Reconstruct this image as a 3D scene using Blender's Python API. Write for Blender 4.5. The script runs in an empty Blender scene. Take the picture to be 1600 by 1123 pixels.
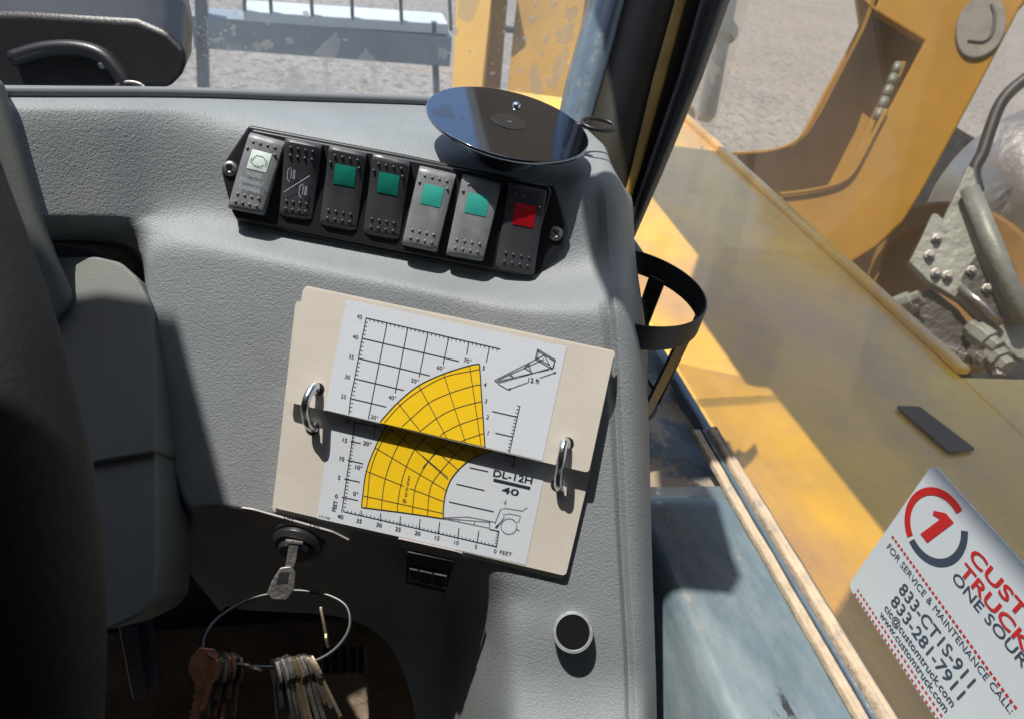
import bpy, bmesh, math, random
from mathutils import Vector, Matrix, noise
random.seed(7)
S = bpy.context.scene
COL = S.collection
# ---------------------------------------------------------------- camera, world, sun
FPX = 1170.0
_F = Vector((-300, 900, -FPX)); _D = Vector((-380, -1648, -FPX))
_Y = _F.normalized(); _Z = -_D.normalized(); _Z = (_Z - _Y*_Z.dot(_Y)).normalized(); _X = _Y.cross(_Z)
R3 = Matrix((_X, _Y, _Z))                       # camera space -> world
CAM = Vector((0, 0, 2.2))
cd = bpy.data.cameras.new('camera'); cam = bpy.data.objects.new('camera', cd); COL.objects.link(cam)
cd.sensor_width = 36; cd.lens = 36*FPX/1600; cd.clip_start = .02; cd.clip_end = 2000
cam.matrix_world = Matrix.Translation(CAM) @ R3.to_4x4()
cd.dof.use_dof = True; cd.dof.focus_distance = .455; cd.dof.aperture_fstop = 15
S.camera = cam
SUN = Vector((-.33, .10, .93)).normalized()
w = bpy.data.worlds.new('World'); S.world = w; w.use_nodes = True
wn = w.node_tree; bg = wn.nodes['Background']
sk = wn.nodes.new('ShaderNodeTexSky'); sk.sky_type = 'NISHITA'; sk.sun_disc = False
sk.sun_elevation = math.asin(SUN.z); sk.sun_rotation = math.atan2(SUN.x, SUN.y)
wn.links.new(sk.outputs[0], bg.inputs[0]); bg.inputs[1].default_value = .14
sl = bpy.data.lights.new('sun', 'SUN'); sl.energy = 3.5; sl.angle = math.radians(.55); sl.color = (1, .95, .87)
so = bpy.data.objects.new('sun', sl); COL.objects.link(so)
so.rotation_euler = SUN.to_track_quat('Z', 'Y').to_euler(); so.location = (0, 0, 20)
S.view_settings.view_transform = 'Standard'; S.view_settings.look = 'None'; S.view_settings.exposure = .74
try: S.cycles.transparent_max_bounces = 16
except Exception: pass

# ---------------------------------------------------------------- pixel / plane helpers (turn a photo direction into a point on a real plane)
def ray(px, py): return R3 @ Vector(((px-800)/FPX, -(py-561.5)/FPX, -1))
def P(px, py, d): return CAM + ray(px, py)*d
def PX(px, py, x): r = ray(px, py); return CAM + r*(x/r.x)
def PYy(px, py, y): r = ray(px, py); return CAM + r*(y/r.y)
def PZ(px, py, z): r = ray(px, py); return CAM + r*((z-CAM.z)/r.z)
class Plane:
    def __init__(s, p, n): s.p = p; s.n = n.normalized()
    def at(s, px, py, up=0):
        r = ray(px, py); t = (s.p + s.n*up - CAM).dot(s.n)/r.dot(s.n); return CAM + r*t
    def off(s, d): return Plane(s.p + s.n*d, s.n)
def plane2(a, b, elev):
    p = P(*a); q = P(*b); e = (q-p); h = Vector((e.y, -e.x, 0)).normalized()
    if h.y > 0: h = -h
    el = math.radians(elev); n0 = h*math.cos(el) + Vector((0, 0, math.sin(el)))
    e.normalize(); n = (n0 - e*n0.dot(e)); return Plane(p, n)

# ---------------------------------------------------------------- materials
MATS = {}
def mat(name, col, rough=.5, metal=0, bump=None, var=None, spec=.5, coat=0, dirt=None, stretch=None):
    """bump=(scale,strength,kind) var=(scale,amount) dirt=(colour,scale,threshold,sharp)"""
    if name in MATS: return MATS[name]
    m = bpy.data.materials.new(name); m.use_nodes = True; nt = m.node_tree; N = nt.nodes; L = nt.links
    b = N['Principled BSDF']; b.inputs['Roughness'].default_value = rough; b.inputs['Metallic'].default_value = metal
    b.inputs['Specular IOR Level'].default_value = spec; b.inputs['Coat Weight'].default_value = coat
    b.inputs['Coat Roughness'].default_value = .08
    tc = N.new('ShaderNodeTexCoord'); src = tc.outputs['Object']
    if stretch:
        mp = N.new('ShaderNodeMapping'); mp.inputs['Scale'].default_value = stretch; L.new(src, mp.inputs[0]); src = mp.outputs[0]
    c = None
    if var:
        n = N.new('ShaderNodeTexNoise'); n.inputs['Scale'].default_value = var[0]; n.inputs['Detail'].default_value = 6; n.inputs['Roughness'].default_value = .65
        L.new(src, n.inputs['Vector'])
        rp = N.new('ShaderNodeMapRange'); rp.inputs[1].default_value = .3; rp.inputs[2].default_value = .7
        rp.inputs[3].default_value = 1-var[1]; rp.inputs[4].default_value = 1+var[1]; L.new(n.outputs['Fac'], rp.inputs[0])
        mx = N.new('ShaderNodeVectorMath'); mx.operation = 'SCALE'; mx.inputs[0].default_value = col[:3]
        L.new(rp.outputs[0], mx.inputs['Scale']); c = mx.outputs[0]
    if dirt:
        ds = dirt if isinstance(dirt, list) else [dirt]
        for k, (dc, sc, th, sh) in enumerate(ds):
            n = N.new('ShaderNodeTexNoise'); n.inputs['Scale'].default_value = sc; n.inputs['Detail'].default_value = 9; n.inputs['Roughness'].default_value = .7
            n.noise_dimensions = '4D'; n.inputs['W'].default_value = 3.7*k+1
            L.new(src, n.inputs['Vector'])
            rp = N.new('ShaderNodeMapRange'); rp.inputs[1].default_value = th; rp.inputs[2].default_value = th+sh; L.new(n.outputs['Fac'], rp.inputs[0])
            mx = N.new('ShaderNodeMix'); mx.data_type = 'RGBA'; L.new(rp.outputs[0], mx.inputs[0])
            if c: L.new(c, mx.inputs[6])
            else: mx.inputs[6].default_value = (*col[:3], 1)
            mx.inputs[7].default_value = (*dc, 1); c = mx.outputs[2]
    if c: L.new(c, b.inputs['Base Color'])
    else: b.inputs['Base Color'].default_value = (*col[:3], 1)
    if bump:
        bs = bump if isinstance(bump, list) else [bump]
        prev = None
        for sc, st, kind in bs:
            if kind == 'v':
                n = N.new('ShaderNodeTexVoronoi'); n.feature = 'SMOOTH_F1'; o = n.outputs['Distance']
            else:
                n = N.new('ShaderNodeTexNoise'); n.inputs['Detail'].default_value = 3; o = n.outputs['Fac']
            n.inputs['Scale'].default_value = sc
            L.new(src, n.inputs['Vector'])
            bp = N.new('ShaderNodeBump'); bp.inputs['Strength'].default_value = st; bp.inputs['Distance'].default_value = .5/sc
            L.new(o, bp.inputs['Height'])
            if prev: L.new(prev, bp.inputs['Normal'])
            prev = bp.outputs[0]
        L.new(prev, b.inputs['Normal'])
    MATS[name] = m; return m
def glass(name, tint, dust, dustcol, spots=None, gloss=.6):
    m = bpy.data.materials.new(name); m.use_nodes = True; nt = m.node_tree; N = nt.nodes; L = nt.links
    for n in list(N):
        if n.type == 'BSDF_PRINCIPLED': N.remove(n)
    out = [n for n in N if n.type == 'OUTPUT_MATERIAL'][0]
    tr = N.new('ShaderNodeBsdfTransparent'); tr.inputs[0].default_value = (*tint, 1)
    gl = N.new('ShaderNodeBsdfGlossy'); gl.inputs['Roughness'].default_value = .02; gl.inputs[0].default_value = (gloss, gloss, gloss, 1)
    lw = N.new('ShaderNodeLayerWeight'); lw.inputs[0].default_value = .5; pw = N.new('ShaderNodeMath'); pw.operation = 'POWER'; pw.inputs[1].default_value = 4; L.new(lw.outputs['Facing'], pw.inputs[0]); fr = N.new('ShaderNodeMath'); fr.operation = 'MULTIPLY_ADD'; fr.inputs[1].default_value = .45; fr.inputs[2].default_value = .03; L.new(pw.outputs[0], fr.inputs[0])
    geo = N.new('ShaderNodeNewGeometry')
    m1 = N.new('ShaderNodeMixShader'); L.new(fr.outputs[0], m1.inputs[0]); L.new(tr.outputs[0], m1.inputs[1]); L.new(gl.outputs[0], m1.inputs[2])
    df = N.new('ShaderNodeBsdfDiffuse'); df.inputs[0].default_value = (*dustcol, 1)
    tl = N.new('ShaderNodeBsdfTranslucent'); tl.inputs[0].default_value = (*dustcol, 1)
    md = N.new('ShaderNodeMixShader'); L.new(df.outputs[0], md.inputs[1]); L.new(tl.outputs[0], md.inputs[2])
    tc = N.new('ShaderNodeTexCoord'); n = N.new('ShaderNodeTexNoise'); n.inputs['Scale'].default_value = 9; n.inputs['Detail'].default_value = 4
    L.new(tc.outputs['Object'], n.inputs['Vector'])
    rp = N.new('ShaderNodeMapRange'); rp.inputs[1].default_value = .3; rp.inputs[2].default_value = .7
    rp.inputs[3].default_value = dust*.55; rp.inputs[4].default_value = dust*1.45; L.new(n.outputs['Fac'], rp.inputs[0]); fac = rp.outputs[0]
    for (sc, th, sh, amt) in (spots or []):
        v = N.new('ShaderNodeTexNoise'); v.inputs['Scale'].default_value = sc; v.inputs['Detail'].default_value = 2
        L.new(tc.outputs['Object'], v.inputs['Vector'])
        r2 = N.new('ShaderNodeMapRange'); r2.inputs[1].default_value = th; r2.inputs[2].default_value = th+sh; r2.inputs[3].default_value = 0; r2.inputs[4].default_value = amt
        L.new(v.outputs['Fac'], r2.inputs[0])
        mx = N.new('ShaderNodeMath'); mx.operation = 'MAXIMUM'; L.new(fac, mx.inputs[0]); L.new(r2.outputs[0], mx.inputs[1]); fac = mx.outputs[0]
    m2 = N.new('ShaderNodeMixShader'); L.new(fac, m2.inputs[0]); L.new(m1.outputs[0], m2.inputs[1]); L.new(md.outputs[0], m2.inputs[2])
    L.new(m2.outputs[0], out.inputs[0]); return m

GRAIN = [(1700, .8, 'v'), (620, .5, 'n')]
M_con = mat('grained_grey_plastic', (.215, .238, .25), .56, bump=GRAIN, var=(9, .14), dirt=[((.31, .31, .30), 5, .50, .3), ((.30, .24, .17), 13, .64, .12), ((.42, .43, .43), 160, .72, .03)])
M_conflat = mat('smooth_grey_plastic', (.17, .185, .20), .5, bump=(700, .15, 'n'), var=(10, .12))
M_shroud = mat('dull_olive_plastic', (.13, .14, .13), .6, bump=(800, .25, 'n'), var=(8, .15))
M_blackpl = mat('black_plastic', (.018, .018, .02), .38, bump=(900, .12, 'n'))
M_rocker = mat('rocker_black_plastic', (.05, .053, .06), .33, bump=(1500, .1, 'n'), var=(60, .2))
M_sheen = mat('sky_sheen_switch_plastic', (.17, .18, .19), .42, bump=(1500, .1, 'n'), var=(90, .25), dirt=((.08, .085, .09), 60, .58, .15))  # sky reflection on the tilted rockers put into a paler plastic
M_rocker2 = mat('bezel_black_plastic', (.012, .013, .016), .42, bump=(1500, .1, 'n'))
M_green = mat('green_lens', (.01, .22, .16), .25, coat=.3)
M_green2 = mat('faded_green_lens', (.03, .30, .25), .3, coat=.3)
M_red = mat('red_lens', (.5, .008, .02), .2, coat=.5)
M_whitel = mat('white_lens', (.62, .72, .68), .3)
M_print = mat('black_ink', (.02, .025, .035), .5)
M_dimprint = mat('faded_legend', (.42, .47, .56), .5)
M_chrome = mat('zinc_plated_steel', (.62, .64, .66), .22, 1, bump=(300, .15, 'n'), var=(60, .2))
M_steel = mat('dull_steel', (.26, .25, .24), .5, 1, bump=(400, .3, 'n'), var=(90, .35))
M_card = mat('cream_card_stock', (.56, .52, .46), .42, bump=(220, .05, 'n'), var=(18, .05))
M_paper = mat('white_laminate', (.56, .60, .65), .35, bump=(260, .05, 'n'), var=(16, .015))
M_yel = mat('yellow_ink', (.80, .52, .012), .4, bump=(240, .05, 'n'))
M_disc = mat('glossy_black_disc', (.24, .27, .32), .05, 1, dirt=((.10, .10, .10), 40, .72, .12))
M_blue = mat('blue_grey_paint', (.125, .175, .205), .25, coat=.5, bump=[(60, .08, 'n'), (9, .1, 'n')], var=(9, .25), dirt=[((.30, .34, .35), 8, .48, .25), ((.30, .25, .19), 34, .62, .04), ((.03, .035, .04), 16, .64, .03), ((.55, .55, .52), 170, .71, .02)], stretch=(1, .4, 1))
M_bluedk = mat('worn_blue_paint', (.085, .12, .15), .3, coat=.4, bump=(50, .15, 'n'), var=(12, .3), dirt=[((.28, .25, .21), 26, .60, .06)])
M_tan = mat('sun_bleached_seal', (.48, .38, .27), .8, bump=[(260, .5, 'n'), (60, .3, 'n')], var=(60, .18), dirt=[((.10, .085, .07), 150, .63, .04), ((.32, .27, .22), 70, .52, .10), ((.14, .14, .14), 90, .64, .04)])
M_rub = mat('black_rubber', (.016, .016, .016), .5, bump=(200, .2, 'n'))
M_pil = mat('dark_pillar_trim', (.030, .028, .020), .42, coat=.05, spec=.3, var=(6, .3))
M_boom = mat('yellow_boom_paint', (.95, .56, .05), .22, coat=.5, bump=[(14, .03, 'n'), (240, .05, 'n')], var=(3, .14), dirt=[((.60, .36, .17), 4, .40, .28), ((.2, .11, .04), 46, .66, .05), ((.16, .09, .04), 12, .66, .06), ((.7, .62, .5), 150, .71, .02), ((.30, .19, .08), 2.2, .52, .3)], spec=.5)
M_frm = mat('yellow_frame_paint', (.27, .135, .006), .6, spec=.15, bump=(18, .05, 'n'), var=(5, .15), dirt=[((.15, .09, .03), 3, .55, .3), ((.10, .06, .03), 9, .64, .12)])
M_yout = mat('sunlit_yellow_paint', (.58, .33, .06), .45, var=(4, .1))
M_liner = mat('cab_liner', (.24, .215, .19), .8, var=(3, .2))
M_rackp = mat('pale_blue_rack_paint', (.22, .27, .31), .5, var=(6, .15), dirt=((.5, .5, .48), 20, .62, .1))
M_mud = mat('grey_mud', (.18, .17, .145), .9, bump=(40, .5, 'n'), var=(20, .15))
M_exh = mat('brushed_silver', (.34, .32, .30), .32, .85, bump=(30, .2, 'n'), var=(6, .2), dirt=[((.05, .05, .05), 8, .58, .12)])
M_brk = mat('grey_green_casting', (.20, .215, .19), .5, .2, bump=(60, .3, 'n'), var=(12, .3), dirt=((.05, .05, .045), 18, .58, .1))
M_dark = mat('dark_machinery', (.03, .03, .03), .5, bump=(60, .4, 'n'), var=(20, .5), dirt=((.2, .17, .13), 30, .62, .1))
M_navy = mat('dark_navy_steel', (.025, .04, .085), .55, var=(8, .4), dirt=((.08, .075, .07), 16, .62, .15))
M_mat = mat('brown_rubber_mat', (.26, .20, .15), .8, bump=(60, .6, 'n'), var=(14, .4))
M_wire = mat('dark_wire', (.09, .10, .10), .4, .8)
M_brass = mat('worn_brass_key', (.22, .18, .12), .5, .9, var=(80, .3), bump=(400, .2, 'n'))
M_copper = mat('copper_key', (.62, .30, .19), .42, .8, var=(80, .3))
M_labelw = mat('white_decal', (.70, .76, .80), .4)
M_lred = mat('red_decal_ink', (.62, .03, .03), .45)
M_lgrey = mat('slate_decal_ink', (.06, .08, .12), .45)
M_fore = mat('dark_foreground_leather', (.004, .004, .0035), .75, bump=(300, .2, 'n'))
M_grey_plate = mat('brushed_legend_plate', (.32, .29, .28), .4, .3, var=(60, .15))
M_gravel = None

# ---------------------------------------------------------------- object helpers
def link(o, parent=None, label=None, cat=None, group=None, kind=None):
    COL.objects.link(o)
    if parent is not None: o.parent = parent
    if label: o['label'] = label
    if cat: o['category'] = cat
    if group: o['group'] = group
    if kind: o['kind'] = kind
    return o
def wloc(o):
    v = Vector((0, 0, 0))
    while o is not None: v = v + o.location; o = o.parent
    return v
def thing(name, label, cat, loc, group=None):
    o = bpy.data.objects.new(name, None); o.location = loc; o.empty_display_size = .02
    return link(o, None, label, cat, group)
def obj(name, bm, m, parent=None, smooth=False, label=None, cat=None, group=None, kind=None, loc=None, bev=0, seg=2, sub=0, ang=35):
    """mesh object whose bmesh is in world coordinates"""
    bmesh.ops.recalc_face_normals(bm, faces=bm.faces[:])
    base = wloc(parent) if parent is not None else Vector(loc) if loc is not None else Vector((0, 0, 0))
    for v in bm.verts: v.co -= base
    me = bpy.data.meshes.new(name); bm.to_mesh(me); bm.free(); me.materials.append(m)
    for p in me.polygons: p.use_smooth = bool(smooth or bev or sub)
    o = bpy.data.objects.new(name, me)
    if parent is None: o.location = base
    if bev:
        b = o.modifiers.new('bevel', 'BEVEL'); b.width = bev; b.segments = seg; b.limit_method = 'ANGLE'; b.angle_limit = math.radians(ang)
        b.harden_normals = True
    if sub:
        s = o.modifiers.new('subsurf', 'SUBSURF'); s.levels = sub; s.render_levels = sub
    return link(o, parent, label, cat, group, kind)
def prism(bm, pts, off):
    """closed polygon pts (world) extruded by vector off"""
    a = [bm.verts.new(p) for p in pts]; b = [bm.verts.new(Vector(p)+off) for p in pts]
    bm.faces.new(a); bm.faces.new(b[::-1]); n = len(pts)
    for i in range(n): bm.faces.new((a[i], b[i], b[(i+1) % n], a[(i+1) % n]))
    return bm
def pr(pts, off): return prism(bmesh.new(), pts, off)
def px_slab(pixels, plane, thick, bm=None):
    bm = bm or bmesh.new()
    return prism(bm, [plane.at(x, y) for x, y in pixels], -plane.n*thick)
def box(bm, c, s, axes=None):
    c = Vector(c); ax = axes or (Vector((1, 0, 0)), Vector((0, 1, 0)), Vector((0, 0, 1)))
    h = [ax[i]*s[i]/2 for i in range(3)]
    return prism(bm, [c-h[0]-h[1]-h[2], c+h[0]-h[1]-h[2], c+h[0]+h[1]-h[2], c-h[0]+h[1]-h[2]], h[2]*2)
def smoothpath(pts, n=6, closed=False):
    pts = [Vector(p) for p in pts]; out = []; N = len(pts)
    rng = range(N if closed else N-1)
    for i in rng:
        p0 = pts[(i-1) % N] if (closed or i > 0) else pts[0]*2-pts[1]; p1 = pts[i]; p2 = pts[(i+1) % N]
        p3 = pts[(i+2) % N] if (closed or i+2 < N) else p2*2-p1
        for k in range(n):
            t = k/n; out.append(.5*((2*p1)+(p2-p0)*t+(2*p0-5*p1+4*p2-p3)*t*t+(3*p1-p0-3*p2+p3)*t**3))
    if not closed: out.append(pts[-1])
    return out
def tube(bm, pts, r, n=12, closed=False, cap=True):
    pts = [Vector(p) for p in pts]; N = len(pts); rings = []
    t0 = (pts[1]-pts[0]).normalized(); u = t0.orthogonal().normalized()
    for i, p in enumerate(pts):
        a = pts[(i-1) % N] if (closed or i) else pts[0]; b = pts[(i+1) % N] if (closed or i < N-1) else pts[-1]
        t = (b-a).normalized(); u = (u - t*u.dot(t)).normalized(); v = t.cross(u)
        rr = r[i] if isinstance(r, (list, tuple)) else r
        rings.append([bm.verts.new(p+(u*math.cos(q)+v*math.sin(q))*rr) for q in (2*math.pi*k/n for k in range(n))])
    for i in range(N if closed else N-1):
        A = rings[i]; B = rings[(i+1) % N]
        for k in range(n): bm.faces.new((A[k], A[(k+1) % n], B[(k+1) % n], B[k]))
    if cap and not closed: bm.faces.new(rings[0][::-1]); bm.faces.new(rings[-1])
    return bm
def lathe(bm, c, ax, prof, n=48):
    """prof list of (radius, height) along axis ax from c"""
    ax = ax.normalized(); u = ax.orthogonal().normalized(); v = ax.cross(u); rings = []
    for r, h in prof:
        if r < 1e-6: rings.append([bm.verts.new(c+ax*h)])
        else: rings.append([bm.verts.new(c+ax*h+(u*math.cos(q)+v*math.sin(q))*r) for q in (2*math.pi*k/n for k in range(n))])
    for A, B in zip(rings, rings[1:]):
        for k in range(n):
            f = [A[k % len(A)], A[(k+1) % n % len(A)], B[(k+1) % n % len(B)], B[k % len(B)]]
            f2 = []
            for x in f:
                if x not in f2: f2.append(x)
            if len(f2) > 2: bm.faces.new(f2)
    return bm
def grid(bm, rows, cols_closed=False):
    V = [[bm.verts.new(p) for p in r] for r in rows]
    for i in range(len(V)-1):
        for j in range(len(V[0])-1): bm.faces.new((V[i][j], V[i][j+1], V[i+1][j+1], V[i+1][j]))
    return V
def ribbon(bm, pts, wd, n, up=.0002, closed=False):
    """thin printed line of width wd along pts lying in plane with normal n"""
    pts = [Vector(p) for p in pts]; N = len(pts); L = []
    for i, p in enumerate(pts):
        a = pts[max(i-1, 0)]; b = pts[min(i+1, N-1)]
        if closed: a = pts[(i-1) % N]; b = pts[(i+1) % N]
        t = (b-a).normalized(); s = n.cross(t).normalized()*wd/2
        L.append((bm.verts.new(p+s+n*up), bm.verts.new(p-s+n*up)))
    for i in range(N if closed else N-1): q = L[(i+1) % N]; bm.faces.new((L[i][0], L[i][1], q[1], q[0]))
def text(bm, s, p, a, b, height, n, width=None, up=.0002, bold=0, align='L', shear=0, spacing=1):
    """text as flat mesh. p = baseline start, a = reading direction, b = up direction, height = cap height"""
    cu = bpy.data.curves.new('t', 'FONT'); cu.body = s; cu.size = 1; cu.resolution_u = 3; cu.offset = bold; cu.shear = shear; cu.space_character = spacing
    o = bpy.data.objects.new('t', cu); COL.objects.link(o)
    dg = bpy.context.evaluated_depsgraph_get(); me = bpy.data.meshes.new_from_object(o.evaluated_get(dg))
    bpy.data.objects.remove(o)
    xs = [v.co.x for v in me.vertices]; x0, x1 = min(xs), max(xs); k = height/.70; kx = k
    if width: kx = width/(x1-x0)
    if align == 'C': x0 = (x0+x1)/2
    vs = [bm.verts.new(p + a*((v.co.x-x0)*kx) + b*(v.co.y*k) + n*up) for v in me.vertices]
    for f in me.polygons:
        try: bm.faces.new([vs[i] for i in f.vertices])
        except ValueError: pass
    bpy.data.meshes.remove(me)

# ================================================================ SETTING
g = bmesh.new()
n = 8
for p in [(-300, -300), (300, -300), (300, 300), (-300, 300)]: g.verts.new((p[0], p[1], 0))
g.faces.new(g.verts[:])
M_gravel = mat('pale_gravel', (.25, .235, .215), .95, bump=[(28, 1.0, 'n'), (7, .6, 'n')], var=(.6, .16), dirt=[((.12, .11, .10), 9, .50, .10), ((.42, .40, .38), 22, .55, .08), ((.06, .055, .05), 45, .62, .05), ((.36, .27, .19), .9, .55, .2)])
obj('ground', g, M_gravel, kind='structure')

# ================================================================ planes of the console
P_pan = plane2((380, 210, .452), (865, 300, .470), 25)
P_face = plane2((475, 450, .442), (960, 550, .442), 30)
P_under = plane2((340, 790, P_face.at(340, 790).dot(Vector((0, 0, 0)))*0+(R3.transposed() @ (P_face.at(340, 790)-CAM)).z*-1),
                 (830, 890, (R3.transposed() @ (P_face.at(830, 890)-CAM)).z*-1), -8)
ZL = CAM.z-.172
def depth_of(p): return -(R3.transposed() @ (p-CAM)).z
def cF(x, y): return P_face.at(x, y)
def cP(x, y): return P_pan.at(x, y)
def cU(x, y): return P_under.at(x, y)
def cL(x, y): return PZ(x, y, ZL)
def cD(x, y, d): return P(x, y, d)
def _dep(p): return -(R3.transposed() @ (p-CAM)).z
P_left = plane2((60, 172, _dep(cL(60, 168))), (240, 174, _dep(cL(240, 170))), 27)
def cQ(x, y): return P_left.at(x, y)
def cM(x, y): return cQ(x, y).lerp(cP(x, y), .6)
#columns:       A            B             C             D             E             F            G             G2            H             I             J             J2            K             L
rows = []
rows.append([cL(-150,138), cL(60,142), cL(205,143), cL(240,144), cL(330,146), cL(450,150), cL(640,157), cL(735,160), cL(820,165), cL(905,190), cL(930,215), cL(938,222), cL(955,238), cL(966,250)+Vector((.0,.0,-.03))])
rows.append([cL(-150,163), cL(60,166), cL(205,167), cL(240,168), cL(330,170), cL(450,182), cL(640,226), cL(735,243), cL(820,250), cL(908,237), cL(931,240), cL(940,243), cL(962,255), cL(976,262)+Vector((.0,.0,-.03))])
rows.append([cQ(-150,190), cQ(60,190), cQ(205,190), cQ(240,191), cM(330,193), cP(450,207), cP(640,243), cP(735,262), cP(820,278), cP(912,275), cP(934,268), cP(943,268), cP(972,275), cD(988,290,.53)])
rows.append([cQ(-150,265), cQ(60,265), cQ(205,265), cQ(240,265), cM(330,265), cP(450,290), cP(640,330), cP(735,350), cP(820,365), cP(920,350), cP(939,340), cP(948,340), cP(976,340), cD(990,340,.53)])
rows.append([cQ(-150,337), cQ(60,338), cQ(205,338), cQ(243,340), cM(330,343), cP(450,378), cP(640,418), cP(735,437), cP(820,452), cP(925,425), cP(943,412), cP(953,410), cP(978,398), cD(992,400,.53)])
rows.append([P_left.at(-150,352,-.006), P_left.at(60,352,-.006), P_left.at(205,353,-.007), cF(237,368), cF(330,372), cF(450,402), cF(640,438), cF(735,458), cF(820,474), cF(930,468), cF(949,455), cF(958,452), cF(984,448), cD(1000,450,.53)])
rows.append([P_left.at(-150,378,-.022), P_left.at(60,377,-.022), P_left.at(212,374,-.024), cF(230,412), cF(330,412), cF(450,428), cF(640,460), cF(735,482), cF(820,498), cF(940,512), cF(956,510), cF(965,508), cF(1000,528), cD(1012,530,.52)])
rows.append([cD(-150,379,.54), cD(60,379,.54), cD(222,400,.56), cF(229,470), cF(330,480), cF(450,490), cF(640,530), cF(735,550), cF(820,560), cF(948,590), cF(961,590), cF(970,590), cF(1003,590), cD(1012,590,.51)])
rows.append([cD(-150,500,.60), cD(60,500,.60), cD(226,560,.58), cF(243,560), cF(330,600), cF(450,620), cF(640,660), cF(735,680), cF(820,700), cF(955,710), cF(966,712), cF(975,712), cF(1006,710), cD(1015,710,.51)])
rows.append([cD(-150,650,.60), cD(60,650,.60), cD(232,740,.58), cF(262,735), cF(330,745), cF(450,762), cF(640,800), cF(735,820), cF(818,840), cF(962,840), cF(972,842), cF(981,842), cF(1009,840), cD(1018,840,.50)])
rows.append([cD(-150,780,.60), cD(60,780,.60), cD(255,800,.58), cF(294,795), cF(342,783), cF(450,800), cF(640,838), cF(735,858), cF(822,880), cF(967,910), cF(976,912), cF(985,912), cF(1011,910), cD(1020,910,.50)])
rows.append([cD(-150,850,.60), cD(60,850,.60), cD(270,830,.58), cU(300,812), cU(344,793), cU(450,810), cU(640,848), cU(730,868), cF(808,945), cF(970,960), cF(979,962), cF(988,962), cF(1013,960), cD(1022,960,.50)])
rows.append([cD(-150,930,.60), cD(60,930,.60), cD(300,900,.58), cU(330,890), cU(370,890), cU(450,895), cU(635,910), cD(700,930,.545), cF(803,1020), cF(974,1030), cF(983,1032), cF(992,1032), cF(1015,1030), cD(1024,1030,.50)])
rows.append([cD(-150,1000,.60), cD(60,1000,.60), cD(345,955,.58), cU(354,946), cU(380,952), cU(450,956), cU(632,962), cD(705,1010,.56), cF(801,1080), cF(976,1090), cF(985,1090), cF(994,1090), cF(1016,1090), cD(1026,1090,.50)])
rows.append([cD(-150,1200,.62), cD(60,1200,.62), cD(345,965,.62), cD(356,960,.62), cD(380,962,.62), cD(450,964,.62), cD(660,1200,.60), cD(715,1220,.60), P_face.at(800,1240,.03), P_face.at(978,1240,.03), P_face.at(987,1240,.03), P_face.at(996,1240,.03), P_face.at(1018,1240,.03), cD(1028,1240,.50)])
bm = bmesh.new(); V = grid(bm, rows)
dead = {V[r][c] for r in range(8, len(rows)) for c in (0, 1)} | {V[14][c] for c in (3, 4, 5)}
bmesh.ops.delete(bm, geom=[f for f in bm.faces if any(v in dead for v in f.verts)], context='FACES_ONLY')
# groove between body and flank
for r in range(2, len(rows)):
    for j in (10,): V[r][j].co += -P_face.n*.0045
    for j in (12,): V[r][j].co += -P_face.n*.004
con = thing('dashboard_console', 'grained grey moulded dashboard console carrying the switch row and load chart booklet', 'dashboard', P(640, 850, .5))
cbm = obj('console_body', bm, M_con, con, sub=4)
cl = cbm.data.attributes.new('crease_edge', 'FLOAT', 'EDGE')
V = None
def crease(o, pred):
    me = o.data; a = me.attributes['crease_edge']
    for e in me.edges:
        i, j = e.vertices
        a.data[e.index].value = pred(i, j)
NC = len(rows[0])
def pred(i, j):
    ri, ci = divmod(i, NC); rj, cj = divmod(j, NC)
    if ri == rj == 10 and 3 <= min(ci, cj) and max(ci, cj) <= 7: return .6
    if ci == cj and ci in (9, 10, 11) and ri > 1 and rj > 1: return .8
    if ci == cj == 8 and min(ri, rj) >= 11: return .5
    if ci == cj == 3 and min(ri, rj) >= 5: return .6
    if ri == rj and ri in (4, 6) and max(ci, cj) <= 3: return .8
    if ri == rj == 1: return .35
    if ri == rj == 13 and 3 <= min(ci, cj) and max(ci, cj) <= 6: return .95
    return 0
crease(cbm, pred)
cl = None
# thin bead along the windshield edge of the dash
bm = bmesh.new(); tube(bm, smoothpath([cL(x, y)+Vector((0, .002, .002)) for x, y in ((-150, 150), (60, 151), (290, 152), (480, 158), (640, 163), (740, 168))]), .0035, 8)
obj('edge_bead', bm, M_conflat, con, smooth=True)

# ================================================================ switch panel
e1 = (P_pan.at(865, 300)-P_pan.at(380, 210)).normalized(); n1 = P_pan.n; d1 = e1.cross(n1).normalized()
if d1.z > 0: d1 = -d1                              # d1 runs down the panel
org = P_pan.at(390, 199)
sp = thing('switch_panel', 'black bezel with seven rocker switches screwed onto the dashboard above the load chart', 'switch panel', P_pan.at(620, 350))
T = .009
out = [(392, 197), (636, 243), (868, 292), (887, 362), (880, 385), (835, 437), (815, 436), (600, 396), (374, 347), (362, 318), (350, 272), (352, 258), (360, 245)]
bm = bmesh.new(); prism(bm, [P_pan.at(x, y)+n1*.0005 for x, y in out], n1*T*.55)
obj('bezel', bm, M_rocker2, sp, bev=.002, seg=3)
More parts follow.
